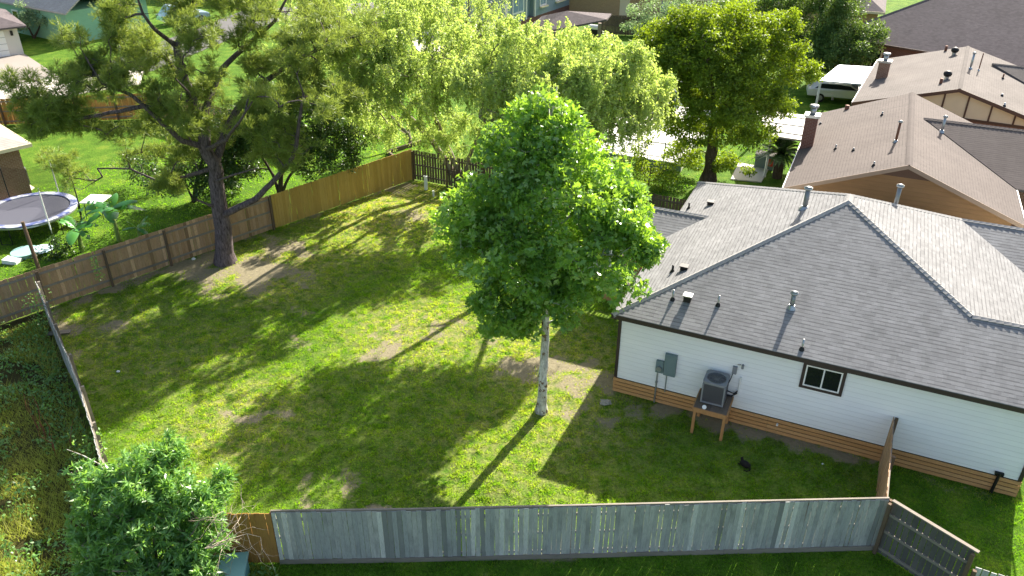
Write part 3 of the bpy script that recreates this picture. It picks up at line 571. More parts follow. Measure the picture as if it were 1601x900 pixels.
for px,py,hh,kd in ((1397,213,.75,'tall'),(1331,228,.15,'pipe'),(1375,172,.2,'pipe'),(1320,163,.25,'box'),(1279,187,.12,'pipe'),(1303,226,.25,'pipe'),(1363,251,.2,'pipe')):
    z=4.
    for _ in range(40):
        g=G(px,py,z)-HO; u=g.x*cos(HT)+g.y*sin(HT); v=-g.x*sin(HT)+g.y*cos(HT); z=z2(u)
    if kd=='tall': pipe_vent(r2,(u,v,z),.95,.06,'rust',True)
    elif kd=='box': pipe_vent(r2,(u,v,z),.22,.12,'rust',flash=False)
    else: pipe_vent(r2,(u,v,z),hh,.035,'metal')
pipe_vent(r2,(9.9,21.9,4.37),.75,.07,'galv',True)
# tudor house
h3o=H(5.35,30.5); h3=thing('half_timbered_house','brown roofed house with cream and dark timbered gable end','house',h3o,HT-.075)
W3=11.0; R3=5.6; zr3=4.62
m=MB(); m.prism([(0,12.4,3),(0,0,3),(R3,0,zr3),(R3,12.4,zr3)],.12); m.prism([(R3,0,zr3),(R3*2,0,3),(R3*2,12.4,3),(R3,12.4,zr3)],.12)
m.prism([(7.2,9.2,4.3),(R3*2,6.3,3.05),(22,6.3,3.05),(22,9.2,4.35)],.12); m.prism([(7.2,9.2,4.3),(22,9.2,4.35),(22,12.4,3.05),(11.2,12.4,3.05)],.12)
r3=m.build('roof',M['brown_roof2'],h3,slopeuv=True); ridge(r3,(R3,0,zr3),(R3,12.4,zr3),'brown_roof2',.25,.02); ridge(r3,(7.2,9.2,4.3),(22,9.2,4.35),'brown_roof2',.2,.02)
MB().bb((.4,.5,0),(2*R3-.4,12,2.9)).bb((2*R3-.4,6.7,0),(21.6,12,2.95)).build('wall',M['brick'],h3)
q=MB(); q.face([(.2,.46,2.85),(11,.46,2.85),(R3,.46,4.42)]); q.build('gable_panel',M['cream'],h3)
q=MB(); q.bb((.2,.40,2.72),(11,.455,2.86))
for i in range(8):
    x=1.1+i*1.28; q.bb((x-.05,.42,2.86),(x+.05,.455,max(2.9,4.5-abs(x-R3)*.29-.08)))
q.beam((0,.0,2.88),(R3,.0,zr3-.1),.04,.2); q.beam((R3,.0,zr3-.1),(2*R3,.0,2.88),.04,.2); q.build('timber_trim',M['brown_trim'],h3)
q=MB(); q.bb((-.03,0,2.87),(.0,12.4,3.02)); q.build('gutter',M['white_trim'],h3)
chimney(h3,.95,6.0,2.9,4.3,.7,.5,'brick')
def on3(px,py,right=False):
    z=4.; a=HT-.075
    for _ in range(40):
        g=G(px,py,z)-h3o; u=g.x*cos(a)+g.y*sin(a); v=-g.x*sin(a)+g.y*cos(a); z=3+(zr3-3)/R3*(u if not right else 2*R3-u)
    return (u,v,z)
pipe_vent(r3,on3(1473,70),.35,.09,'rust',flash=False); pipe_vent(r3,on3(1486,76),.3,shape='turbine'); pipe_vent(r3,on3(1475,114),.3,shape='turbine'); pipe_vent(r3,on3(1466,121),.3,.09,'rust',flash=False)
pipe_vent(r3,on3(1512,97,True),.95,.07,'galv',True); pipe_vent(r3,on3(1525,100,True),1.1,.035,'rust'); pipe_vent(r3,on3(1563,112,True),.3,.05,'rust'); pipe_vent(r3,on3(1598,116,True),.3,.12,'rust'); pipe_vent(r3,on3(1562,139,True),.15,.05,'galv'); pipe_vent(r3,on3(1566,155,True),.2,.05,'galv')
# big hipped house
e1=G(1292,48,3); e2=G(1601,95,3); a4=atan2(e2.y-e1.y,e2.x-e1.x); h4=thing('large_hipped_house','large mauve brown hip roofed brick house at the upper right','house',(e1.x,e1.y,0),a4)
m=MB(); L4=(e2-e1).length+1.5; m.prism([(0,0,3),(L4+8,0,3),(L4-2.2,7.8,6.9),(7.0,7.8,6.9)],.15); m.prism([(0,15,3),(0,0,3),(7,7.8,6.9)],.15); m.prism([(L4+8,0,3),(L4+8,15,3),(L4-2.2,7.8,6.9)],.15); m.prism([(L4+8,15,3),(0,15,3),(7,7.8,6.9),(L4-2.2,7.8,6.9)],.15)
r4=m.build('roof',M['mauve_roof'],h4,slopeuv=True); ridge(r4,(0,0,3),(7,7.8,6.9),'brown_roof2',.3); ridge(r4,(L4+8,0,3),(L4-2.2,7.8,6.9),'brown_roof2',.3); ridge(r4,(7,7.8,6.9),(L4-2.2,7.8,6.9),'brown_roof2',.3)
MB().bb((.4,.4,0),(L4+7.6,14.6,2.9)).build('wall',M['brick3'],h4); MB().bb((-.03,-.03,2.85),(L4+8,.0,3.0)).build('gutter',M['brown_trim'],h4)
ww=window(h4,(3.7,.39,1.7),1.3,1.5,(1,0,0),(0,-1,0),'cream','cream','glass',1,.08); window(h4,(L4-2.5,.39,1.7),1.6,1.2,(1,0,0),(0,-1,0),'cream','cream','glass',1,.08)
def on4(px,py):
    z=4.
    for _ in range(60):
        g=G(px,py,z)-h4.location; v=-g.x*sin(a4)+g.y*cos(a4); u=g.x*cos(a4)+g.y*sin(a4); z=3+.5*v
    return (u,v,z)
for px,py,hh,r_ in ((1426,10,.3,.1),(1455,8,.35,.1),(1501,10,1.0,.12),(1474,0,.9,.1)): pipe_vent(r4,on4(px,py),hh,r_,'rust',True)
# pale patio covers and cars between
def cover(name,label,pts,z,cat='patio cover',ribs=3,mat='metalroof',posts=True):
    c=sum((Vector(p) for p in pts),Vector())/4; t=thing(name,label,cat,(c.x,c.y,0)); q=[Vector((p.x-c.x,p.y-c.y,z)) for p in pts]
    MB().prism(q,.1).build('roof_panel',M[mat],t)
    m=MB()
    for i in range(ribs):
        f=(i+.5)/ribs; m.beam(q[0].lerp(q[3],f)+Vector((0,0,.03)),q[1].lerp(q[2],f)+Vector((0,0,.03)),.06,.05)
    m.build('seam',M['pvc'],t)
    if posts:
        for p in q: p2=p*.95; MB().bb((p2.x-.06,p2.y-.06,0),(p2.x+.06,p2.y+.06,z-.1)).build('post',M['white_trim'],t)
    return t
cover('patio_cover','white flat patio cover between the dark tree and the brick chimney',[H(1.6,23.3,0),H(3.35,23.2,0),H(3.35,28.1,0),H(-.2,28.0,0)],2.55,mat='coverroof')
cover('patio_cover','pale blue flat patio roof dappled with leaf shade by the half timbered house',[G(1276,121,2.5),G(1350,126,2.5),G(1372,99,2.5),G(1306,96,2.5)],2.6,ribs=1,mat='metalroof')
def car(name,label,loc,rz,col,L=4.6,W=1.8,grp=None,van=False):
    t=thing(name,label,'car',loc,rz,grp); s=[(-L/2,.45),(-L/2,.95),(-L*.45,1.0),(-L*.30,1.45 if not van else 1.85),(L*.12,1.47 if not van else 1.9),(L*.28,1.02),(L*.46,.88),(L/2,.7),(L/2,.4)]
    m=MB(); n=len(s); y=[W/2]*n; y=[W/2-(.14 if p[1]>1.3 else 0) for p in s]
    for sg in (1,-1): m.v+=[(p[0],sg*yy,p[1]) for p,yy in zip(s,y)]
    m.f.append(tuple(range(n))[::-1]); m.f.append(tuple(range(n,2*n)))
    for j in range(n): m.f.append((j,(j+1)%n,n+(j+1)%n,n+j))
    b=m.build('body',plain(name+'_paint',col,.25,.2,.03,spec=.6),t); bv=b.modifiers.new('bevel','BEVEL'); bv.width=.06; bv.segments=2
    h=s[3][1]; m=MB(); m.face([(L*.13,-W/2+.17,h),(L*.275,-W/2+.08,1.06),(L*.275,W/2-.08,1.06),(L*.13,W/2-.17,h)]); [m.v.__setitem__(i,(m.v[i][0]+.012,m.v[i][1],m.v[i][2]+.012)) for i in range(4)]; m.build('windscreen',M['glass'],t)
    for sg in (1,-1): m=MB(); q=[(-L*.4,sg*(W/2+.004),1.05),(L*.24,sg*(W/2+.004),1.05),(L*.11,sg*(W/2-.11),h-.08),(-L*.3,sg*(W/2-.11),h-.08)]; m.face(q if sg<0 else q[::-1]); m.build('side_window',M['glass'],t)
    for x in (-L*.3,L*.3):
        for sg in (1,-1): wq=MB().tube([(x,sg*(W/2-.2),.33),(x,sg*(W/2+.01),.33)],.33,18).build('wheel',M['black'],t,False); MB().tube([(x,sg*(W/2),.33),(x,sg*(W/2+.02),.33)],.19,12).build('rim',M['galv'],wq)
    return t
g=G(1305,150,0); car('parked_car','white dusty car with dark glass parked behind the brown roof under the patio roof',(g.x,g.y,.02),HT+.15,'d8d6d0')
g=G(283,42,0); car('parked_van','pale blue van on the far street seen through the pine',(g.x,g.y,.03),.75,'9fb4c4',5.0,1.9,van=True)
# pool deck with retaining wall and iron railing
pd=thing('patio_slab','bright white concrete patio raised on a low grey wall behind an iron railing','patio',H(0,0),HT)
MB().bb((-9.2,22.1,0),(-3.0,33.5,.5)).build('slab',plain('white_concrete','e6e4dc',.85,var=.06,sc_=.8),pd); MB().bb((-9.2,21.95,0),(-3.0,22.1,.52)).build('retaining_wall',M['box_green'],pd)
ir=thing('iron_railing','grey iron picket railing along the edge of the white patio','railing',H(0,0),HT)
m=MB(); m.bb((-9.0,22.2,1.5),(-2.4,22.25,1.56)); m.bb((-9.0,22.2,.66),(-2.4,22.25,.71)); m.build('rail',M['metal'],ir); m=MB()
for i in range(60): m.bb((-9+i*.11,22.215,.7),(-9+i*.11+.015,22.235,1.5))
m.build('pickets',M['metal'],ir)
for i in range(5): MB().bb((-8.95+i*1.6,22.19,.5),(-8.95+i*1.6+.07,22.26,1.62)).build('post',M['metal'],ir)
hs=thing('garden_shed','low grey shed with pale flat roof at the back of the white patio','shed',H(-7.6,33.8),HT); MB().bb((-1.5,-1,0),(1.6,1.2,1.7)).build('wall',M['blue_siding'],hs); MB().bb((-1.7,-1.2,1.7),(1.8,1.4,1.82)).build('roof',M['metalroof'],hs); MB().bb((-.4,-1.03,.1),(.4,-1.0,1.6)).build('door',M['metal'],hs)
ds=MB().prism([G(1145,255)-G(1180,262),G(1198,258)-G(1180,262),G(1215,283)-G(1180,262),G(1165,284)-G(1180,262)][::1],.0)
ds=MB(); c=G(1175,270); ds.prism([Vector((p.x-c.x,p.y-c.y,.06)) for p in (G(1140,276),G(1188,280),G(1200,258),G(1152,250))],.06); o=ds.build('stone_slab',M['conc']); o.location=(c.x,c.y,0); tag(o,'pale stone paved square beside the sago palm','paving')
cb=thing('storage_tote','grey bin with a red and orange panel beside the sago palm','bin',G(1192,256),HT); MB().bb((-.55,-.35,0),(.55,.35,.8)).build('body',M['box_green'],cb); MB().bb((.1,-.38,.25),(.5,-.35,.7)).build('panel',plain('red_orange_plastic','d2452a',.5,var=.3,sc_=4),cb); MB().bb((-.6,-.4,.8),(.6,.4,.88)).build('lid',M['metal'],cb)
# ---------------------------------------------------------------- houses far back and left
bo=H(-27.7,51.26); bh=thing('blue_house','blue grey sided house with white framed windows and a grey porch roof','house',bo,HT-.12)
MB().bb((-11,.0,0),(0,15.1,.9)).build('base_wall',M['brick3'],bh)
MB().bb((-10.98,.03,.9),(-.02,3.9,3.9)).bb((-10.98,3.9,.9),(-.6,5.6,3.9)).bb((-10.98,5.6,.9),(-.02,15.05,3.9)).build('wall',M['blue_siding'],bh)
for (u,v) in ((0,.05),(-.0,3.85),(0,5.65),(0,15.0)): MB().bb((u-.12,v-.09,.9),(u+.05,v+.09,3.88)).build('corner_trim',M['white_trim'],bh)
MB().bb((-11,-.03,.86),(0.02,.0,1.0)).build('water_table_trim',M['white_trim'],bh)
MB().tube([(.12,-.08,0),(.12,-.08,3.8)],.05,8).build('downpipe',M['white_trim'],bh)
m=MB(); m.prism([(-11.5,-.6,3.95),(.6,-.6,3.95),(-5.4,6,6.6)],.2); m.prism([(.6,-.6,3.95),(.6,15.7,3.95),(-5.4,9.5,6.6),(-5.4,6,6.6)],.2); m.prism([(-11.5,15.7,3.95),(-11.5,-.6,3.95),(-5.4,6,6.6),(-5.4,9.5,6.6)],.2); m.prism([(.6,15.7,3.95),(-11.5,15.7,3.95),(-5.4,9.5,6.6)],.2); m.build('roof',M['brown_roof2'],bh,slopeuv=True)
m=MB(); m.bb((-11.5,-.65,3.74),(.65,-.61,3.95)); m.bb((.61,-.6,3.74),(.65,15.7,3.95)); m.build('eave_board',M['white_trim'],bh)
for v,wd in ((2.2,2.0),(7.3,1.2),(11.0,1.7),(13.4,1.2)):
    W=window(bh,(.0,v,2.6),wd,1.5,(0,1,0),(1,0,0),'white_trim','white_trim','pglass',1,.12)
for v in (7.3,11.0):
    MB().bb((.06,v-1.0 if v>8 else v-.75,1.6),(.3,v+1.0 if v>8 else v+.75,1.74)).build('window_sill',M['cream'],bh)
# porch roof of the blue house
cpz=G(900,60); pv=thing('porch_cover','grey shingled porch roof on posts in front of the blue house windows','porch',(cpz.x,cpz.y,0)); 
Q=lambda px,py,z: G(px,py,z)-Vector((cpz.x,cpz.y,0))
m=MB(); m.prism([Q(826,52,2.3),Q(943,28,2.3),Q(880,15.5,3.4),Q(850,22,3.4)],.16); m.prism([Q(943,28,2.3),Q(950,19,2.3),Q(880,15.5,3.4)],.16); m.prism([Q(826,52,2.3),Q(850,22,3.4),Q(842,24,2.9),Q(815,46,2.3)],.16); m.build('roof',M['mauve_roof'],pv,slopeuv=True)
m=MB(); m.beam(Q(826,52,2.24),Q(943,28,2.24),.1,.2); m.build('gutter',M['tan_trim'],pv)
for px,py in ((932,33),(862,47)): p=Q(px,py,2.2); MB().bb((p.x-.15,p.y-.15,0),(p.x+.15,p.y+.15,2.15)).build('post',M['tan_trim'],pv)
gb=thing('grill','white and black covered grill under the far porch roof','grill',G(922,57),HT); MB().bb((-.6,-.3,0),(.6,.3,.85)).build('body',M['black'],gb); m=MB(); m.tube([(-.5,0,.95),(.5,0,.95)],.3,12); m.build('hood',M['pvc'],gb)
bk=thing('brick_house','tan brick house with mauve roof beyond the brown board fence','house',H(-28.5,64.5),HT+.02)
MB().bb((0,0,0),(34,10,2.7)).build('wall',M['brick2'],bk); m=MB(); m.prism([(-.6,-.6,2.7),(34.6,-.6,2.7),(30,5,5.3),(4,5,5.3)],.2); m.prism([(34.6,10.6,2.7),(-.6,10.6,2.7),(4,5,5.3),(30,5,5.3)],.2); m.prism([(-.6,10.6,2.7),(-.6,-.6,2.7),(4,5,5.3)],.2); m.prism([(34.6,-.6,2.7),(34.6,10.6,2.7),(30,5,5.3)],.2); m.build('roof',M['mauve_roof'],bk,slopeuv=True)
MB().bb((-.6,-.64,2.5),(34.6,-.6,2.72)).build('fascia',M['cream'],bk); MB().bb((8.2,-.06,0),(9.3,0,2.1)).build('door',M['cream'],bk); window(bk,(13.5,0,1.5),1.6,1.2,(1,0,0),(0,-1,0),'cream','cream','pglass')
# left: brick house corner
lc=G(45,235,2.9); lh=thing('brick_house','corner of a pale brick house with grey shingles at the left edge by the trampoline','house',(lc.x,lc.y,0),0)
d1=(G(0,208,2.9)-lc).normalized(); a=atan2(-d1.y,-d1.x); lh.rotation_euler=(0,0,a)
d2=Vector((-sin(a),cos(a)))
MB().bb((-12,-9,0),(-.55,-.5,2.78)).build('wall',M['brick'],lh)
m=MB(); m.prism([(0,-9.6,2.9),(0,0,2.9),(-4.8,-4.8,4.9)],.12); m.prism([(0,0,2.9),(-13,0,2.9),(-13,-4.8,4.9),(-4.8,-4.8,4.9)],.12); m.prism([(-13,-9.6,2.9),(0,-9.6,2.9),(-4.8,-4.8,4.9),(-13,-4.8,4.9)],.12); m.build('roof',M['pale_roof'],lh,slopeuv=True)
m=MB(); m.bb((0,-9.6,2.74),(.04,0.04,2.92)); m.bb((-13,0,2.74),(0,.04,2.92)); m.bb((-13,-9.64,2.74),(0,-9.6,2.92)); m.build('fascia',M['cream'],lh)
# garage and green house far left
gc=G(33,95); ga=thing('garage','white garage with a pale panelled door beside the grey driveway at the left edge','garage',(gc.x,gc.y,0),.68)
MB().bb((-9,0,0),(0,8,2.5)).build('wall',M['cream'] if False else plain('pale_wall','cfc8c0',.8,var=.05),ga); gd=MB().bb((-6.4,-.05,0),(-1.1,0,2.15)).build('garage_door',M['white_trim'],ga)
m=MB(); [m.bb((-6.4,-.06,z),(-1.1,-.045,z+.03)) for z in (.5,1.05,1.6)]; m.build('door_seam',M['metal'],gd)
m=MB(); m.prism([(-9.6,-.7,2.5),(.7,-.7,2.5),(-4.4,4,4.6)],.15); m.prism([(.7,-.7,2.5),(.7,8.7,2.5),(-4.4,4,4.6)],.15); m.prism([(.7,8.7,2.5),(-9.6,8.7,2.5),(-4.4,4,4.6)],.15); m.prism([(-9.6,8.7,2.5),(-9.6,-.7,2.5),(-4.4,4,4.6)],.15); m.build('roof',M['mauve_roof'],ga,slopeuv=True)
MB().bb((-.62,-.14,1.7),(-.42,-.0,2.1)).build('wall_lamp',M['black'],ga)
gn=G(96,30,3.0); gh=thing('green_house','green sided house with a pale shingled roof at the upper left','house',(gn.x,gn.y,0),HT-.14)
MB().bb((-14,.5,0),(-1,9,2.9)).build('wall',M['green_siding'],gh); m=MB(); m.prism([(-13.6,.0,2.95),(0,0,2.95),(0,5,6.2),(-13.6,5,6.2)],.15); m.prism([(0,0,2.95)]+[(0,10,2.95),(0,5,6.2)],.1) if False else None
m.prism([(0,10,2.95),(-13.6,10,2.95),(-13.6,5,6.2),(0,5,6.2)],.15); m.build('roof',M['pale_roof'],gh,slopeuv=True); window(gh,(-9.6,.5,1.6),.9,1.1,(1,0,0),(0,-1,0),'white_trim','white_trim','glass',0)
# paving in the distance: sheets
def sheet(name,pts,z,mat,lab=None,kind='structure',t=.0):
    c=sum((Vector(p) for p in pts),Vector())/len(pts); m=MB(); m.prism([Vector((p[0]-c.x,p[1]-c.y,z)) for p in pts],z+.02) ; o=m.build(name,mat); o.location=(c.x,c.y,0); tag(o,lab,kind=kind); return o
sheet('driveway',[G(-60,150),G(-30,105),G(30,93),G(60,112),G(88,130),G(20,141)],.03,M['drive'])
sheet('pavement',[G(-60,185),G(-60,152),G(20,142.5),G(88,131),G(150,122),G(220,118),G(215,140),G(100,160),G(0,175)],.025,M['conc'])
sheet('road',[G(150,142),G(235,118),G(420,40),G(700,15),G(800,-8),G(760,-12),G(560,8),G(380,20),G(190,95),G(120,128)],.02,M['asph'])
sheet('driveway',[G(655,88),G(770,92),G(800,74),G(730,56),G(690,20),G(640,15),G(615,45)],.035,M['conc'])
sr=thing('low_shed','low shed with pale roof behind the willow beside the blue house','shed',G(735,82),HT+.1); MB().bb((-2.2,-1.5,0),(2.2,1.5,2.0)).build('wall',M['brick'],sr); MB().bb((-2.6,-1.9,2.0),(2.6,1.9,2.12)).build('roof',plain('pale_roofing','bcb6ae',.8),sr)
hr=thing('hidden_house','brown roofed house beyond the street seen through the pine','house',G(330,8),HT+.2); MB().bb((-7,0,0),(7,8,2.8)).build('wall',M['brick'],hr); m=MB(); m.prism([(-7.5,-.5,2.8),(7.5,-.5,2.8),(3,4,5),(-3,4,5)],.15); m.prism([(7.5,8.5,2.8),(-7.5,8.5,2.8),(-3,4,5),(3,4,5)],.15); m.prism([(-7.5,8.5,2.8),(-7.5,-.5,2.8),(-3,4,5)],.15); m.prism([(7.5,-.5,2.8),(7.5,8.5,2.8),(3,4,5)],.15); m.build('roof',M['mauve_roof'],hr,slopeuv=True)
# ---------------------------------------------------------------- fences
M['f_old']=wood('grey_weathered_cedar','b0b3b0','d2d0c8','Z',stain=.5,stainc=(.09,.09,.085),odd=.07); M['f_grey2']=wood('dark_grey_cedar','5f5d5a','77726c','Z',stain=.4)
M['f_brown']=wood('brown_cedar','bc966e','d2ae8a','Z',stain=.25,odd=.05); M['f_new']=wood('new_yellow_cedar','c29c50','d8b266','Z',stain=.12,stainc=(.12,.07,.03)); M['f_dark']=wood('dark_cedar','6a5e4e','7d6e5a','Z',stain=.4,odd=.05); M['f_orange']=wood('orange_cedar','b88648','c89858','Z',stain=.15)
M['rail']=wood('fence_rail','8c8378','a09688','X',stain=.3); M['raild']=wood('dark_fence_rail','5e554a','75695c','X',stain=.3); M['postm']=wood('fence_post','6d5a48','7d6a56','Z')
def fence(name,label,pts,h,bm,rm=None,railside=1,cat='fence',bw=.14,gap=.006,kick=0,post_sp=2.4,posts=True,cap=False,rails=(.25,.95,1.6),wob=.012,tiltv=.0,group=None,hl=None,dog=False,postm='postm',miss=0):
    root=thing(name,label,cat,pts[0].copy(),0,group); o=pts[0]; P_=[Vector((p.x-o.x,p.y-o.y,0)) for p in pts]
    m=MB(); segs=list(zip(P_,P_[1:])); tot=sum((b-a).length for a,b in segs); acc=0
    rr=[MB() for _ in rails]; kb=MB(); cp=MB(); PP=[]
    for a,b in segs:
        L=(b-a).length; d=(b-a)/L; n=Vector((-d.y,d.x,0)); rz=atan2(d.y,d.x); k_=int(L/(bw+gap)); 
        for i in range(k_):
            if miss and RS.rand()<miss: continue
            s_=(i+.5)*L/k_; hh=(h if hl is None else h+(hl-h)*((acc+s_)/tot))+RS.randn()*wob; c=a+d*s_-n*railside*.0; w_=bw*(1 if RS.rand()>.1 else .85)
            z0=kick*.9 if kick else .03
            R=Matrix.Rotation(rz,3,'Z')@Matrix.Rotation(RS.randn()*.006+tiltv,3,'Y')@Matrix.Rotation(RS.randn()*.01,3,'X'); c=c+n*RS.randn()*.004
            m.box(c+Vector((0,0,(hh+z0)/2)),(w_,.018,hh-z0),M=R)
        for q,z in zip(rr,rails):
            nn=max(1,int(L/post_sp)); 
            for j in range(nn): q.beam(a+d*(L*j/nn+.003)+n*railside*(.032+.0)+Vector((0,0,z+RS.randn()*.006)),a+d*(L*(j+1)/nn-.003)+n*railside*.032+Vector((0,0,z+RS.randn()*.006)),.04,.085)
        if kick:
            nn=max(1,int(L/3)); 
            for j in range(nn): kb.beam(a+d*(L*j/nn+.003)-n*railside*.024+Vector((0,0,kick/2)),a+d*(L*(j+1)/nn-.003)-n*railside*.024+Vector((0,0,kick/2+RS.randn()*.006)),.03,kick)
        if cap:
            hc=h; cp.beam(a+Vector((0,0,h+.022)),b+Vector((0,0,h+.022)),.11,.035)
        nn=max(1,int(round(L/post_sp)))
        for j in range(nn+1): PP.append((a+d*L*j/nn+n*railside*.10,rz))
        acc+=L
    m.build('pickets',M[bm],root)
    if rm:
        for q in rr: q.build('rail',M[rm],root)
    if kick: kb.build('kickboard',M['rail'],root)
    if cap: cp.build('cap_rail',M['rail'],root)
    if posts:
        seen=[]
        for c,rz in PP:
            if any((c-s_).length<.4 for s_ in seen): continue
            seen.append(c); MB().box(c+Vector((0,0,h*.49)),(.09,.09,h*.97),rz).build('post',M[postm],root)
    return root
d_=(FB-FA).normalized()
fence('new_board_fence','new yellow cedar board fence running to the back left corner of the yard',[FB,FA],1.80,'f_new','rail',1,posts=True,wob=.006,hl=1.86)
fence('brown_board_fence','brown cedar fence with three rails facing the yard behind the pine trunk',[FD,FC,FB+(FC-FB).normalized()*.15],1.82,'f_brown','rail',-1,rails=(.3,.98,1.62),wob=.008,kick=0)
# kickboard on the yard side of the brown fence
fence('back_fence','dark grey picket fence across the back of the yard behind the willow trunk',[FA+Vector((.05,.05,0)),H(-10,14.3),H(-.4,13.9)],1.78,'f_dark','raild',-1,gap=.03,rails=(.3,.95,1.55),wob=.01)
fence('low_side_fence','thin weathered grey picket fence seen from above along the left edge of the lawn',LF,1.72,'f_old','rail',1,wob=.012,rails=(.3,1.5),post_sp=2.,gap=.002,postm='rail')
nfd=(NF[2]-NF[1]).normalized(); NS=NF[1]+nfd*.82
fence('orange_fence_panel','short orange brown fence panel between the leafy shrub and the grey fence',[NF[1]-nfd*1.2,NS-nfd*.01],1.86,'f_orange','rail',1,posts=True,wob=.004,gap=.001)
nf=fence('grey_board_fence','long weathered blue grey board fence along the bottom of the photo',[NS]+NF[2:],1.88,'f_old','rail',1,kick=.16,cap=False,wob=.012,bw=.125,gap=.003,tiltv=.0)
m=MB(); o=NS
for a,b in zip([NS]+NF[2:],NF[2:]): 
    dd=(b-a).normalized(); nn=Vector((-dd.y,dd.x,0)); m.beam(a-o+nn*.045+Vector((0,0,1.875)),b-o+nn*.045+Vector((0,0,1.875)),.05,.09)
m.build('top_rail',M['rail'],nf)
fence('side_fence','red brown board fence joining the white house to the grey corner',[H(8.85,-.08),NF[-1]+Vector((-.02,.12,0))],1.85,'f_brown','rail',1,rails=(.3,1.0,1.7),wob=.008,gap=.012)
g2=GT+(GT-NF[-1]).normalized()*0
gt=fence('inner_grey_fence','grey fence section showing dark rails and posts at the bottom right corner',[NF[-1]+(GT-NF[-1]).normalized()*.08,GT],1.9,'f_grey2','rail',-1,rails=(.2,.85,1.45),gap=.014,wob=.01)
dd=(GT-NF[-1]).normalized(); m=MB(); m.beam(Vector((0,0,1.92)),(GT-NF[-1])+Vector((0,0,1.92)),.1,.035); m.build('cap_rail',M['rail'],gt)
G3=GT+dd*.12; G4=G(1640,908,1.45); G4.z=0
fence('low_gate','lower weathered wooden gate beyond the post at the bottom right corner',[G3,G4],1.45,'f_old','raild',-1,rails=(.3,1.1),gap=.012,wob=.012,cat='gate')
fence('orange_back_fence','orange cedar fence behind the brick house at the left edge',[H(-52,7.5),H(-44.75,12.4),H(-38.5,16.6)],1.8,'f_orange','rail',-1)
fence('brown_neighbour_fence','brown board fence across the sunlit lawn behind the far porch',[H(-19.5,55.8),H(-2,60)],1.9,'f_dark','raild',-1,wob=.005,group=None)
fence('left_yard_fence','brown fence partly hidden behind the pine at the back of the trampoline lawn',[H(-38.5,16.6),H(-24.5,15.2)],1.8,'f_brown','rail',-1)
# vine on fence
# ---------------------------------------------------------------- things in the yards
def trampoline():
    c=G(43,338,.9); c.z=0; t=thing('trampoline','round trampoline with blue and white pad and sagging safety net at the left edge','trampoline',c); R=2.2
    m=MB(); m.cyl((0,0,.88),R-.25,.012,48); b=NB('trampoline_mat'); M['tmat']=b.fin(lin('54555f'),.7); m.build('jumping_mat',M['tmat'],t)
    m=MB(); m.ring((0,0,.87),R-.32,R,.02,.07,64); b=NB('trampoline_pad'); co=b.coord(); n_=b.noise(co,1.5,2); sp=b.n('SeparateXYZ'); b.l(co,sp.inputs[0]); col=b.mix(b.ramp(n_,[(.42,(0,0,0)),(.55,(1,1,1))]),lin('5a6390'),lin('c2c5cc')); M['tpad']=b.fin(col,.4,.4); m.build('safety_pad',M['tpad'],t)
    m=MB(); m.ring((0,0,.82),R-.03,R+.03,0,.06,64); m.build('frame',M['galv'],t)
    for j in range(6):
        a=j*pi/3+.35; p=Vector((R*cos(a),R*sin(a),0)); q=Vector((R*cos(a+.25),R*sin(a+.25),0))
        MB().tube([p+Vector((0,0,.85)),p+Vector((0,0,.03)),q+Vector((0,0,.03)),q+Vector((0,0,.85))],.025,8).build('leg',M['black'],t)
        pt=p*1.03; o=MB().tube([pt+Vector((0,0,.3)),pt*1.0+Vector((0,0,2.65))],.02,8).build('net_pole',M['galv'],t); MB().tube([pt+Vector((0,0,.5)),pt+Vector((0,0,2.5))],.032,8).build('pole_sleeve',M['pvc'] if j%2 else M['black'],o)
    # net: fine mesh strips sagging between poles
    V=[];F=[];n=0
    for j in range(6):
        a0=j*pi/3+.35; 
        if j in (3,4): continue
        sag=.25+.5*(j in (0,5))
        for i in range(46):
            f=i/45; an=a0+f*pi/3; top=2.6-sag*4*f*(1-f); r0=R*1.0*(1-.12*sin(f*pi)); x,y=r0*cos(an),r0*sin(an); tx,ty=-sin(an)*.004,cos(an)*.004
            V+=[(x-tx,y-ty,.92),(x+tx,y+ty,.92),(x+tx,y+ty,top),(x-tx,y-ty,top)]; F.append((n,n+1,n+2,n+3)); n+=4
        for q in range(28):
            z=.95+q*.06; pts=[]
            for i in range(16):
                f=i/15; an=a0+f*pi/3; top=2.6-sag*4*f*(1-f); zz=.92+(top-.92)*(q+1)/28; r0=R*(1-.12*sin(f*pi)); pts.append((r0*cos(an),r0*sin(an),zz))
            for a_,b_ in zip(pts,pts[1:]): V+=[a_,b_,(b_[0],b_[1],b_[2]+.006),(a_[0],a_[1],a_[2]+.006)]; F.append((n,n+1,n+2,n+3)); n+=4
    npmesh('safety_net',V,F,M['black'],t); return t
trampoline()
tb=thing('folding_table','white square top table on thin metal legs on the sunlit lawn by the trampoline','table',G(155,346),HT+.35)
MB().bb((-.55,-.55,.9),(.55,.55,.95)).build('tabletop',M['pvc'],tb)
for x in (-.4,.4):
    for y in (-.4,.4): MB().tube([(x,y,.9),(x*1.15,y*1.15,0)],.018,6).build('leg',M['black'],tb)
ac_unit(G(28,298),lh.rotation_euler[2],'pale topped air conditioner on the ground beside the brick house corner',.9,.95,'metal')
MB()
sheet('patio',[G(-20,340),G(-20,300),G(30,292),G(52,304),G(20,330)],.04,M['conc'])
sb=thing('plastic_sandbox','pale blue and green plastic sandbox with lid on the grass behind the fence','sandbox',G(40,409),HT); MB().cyl((0,0,0),.55,.22,20,.6).build('basin',plain('teal_plastic','8fb8b0',.5),sb); MB().tube([(.5,.5,.18),(.5,.5,.24)],[.5,.42],18).build('lid',plain('pale_blue_plastic','b9d4dc',.4),sb)
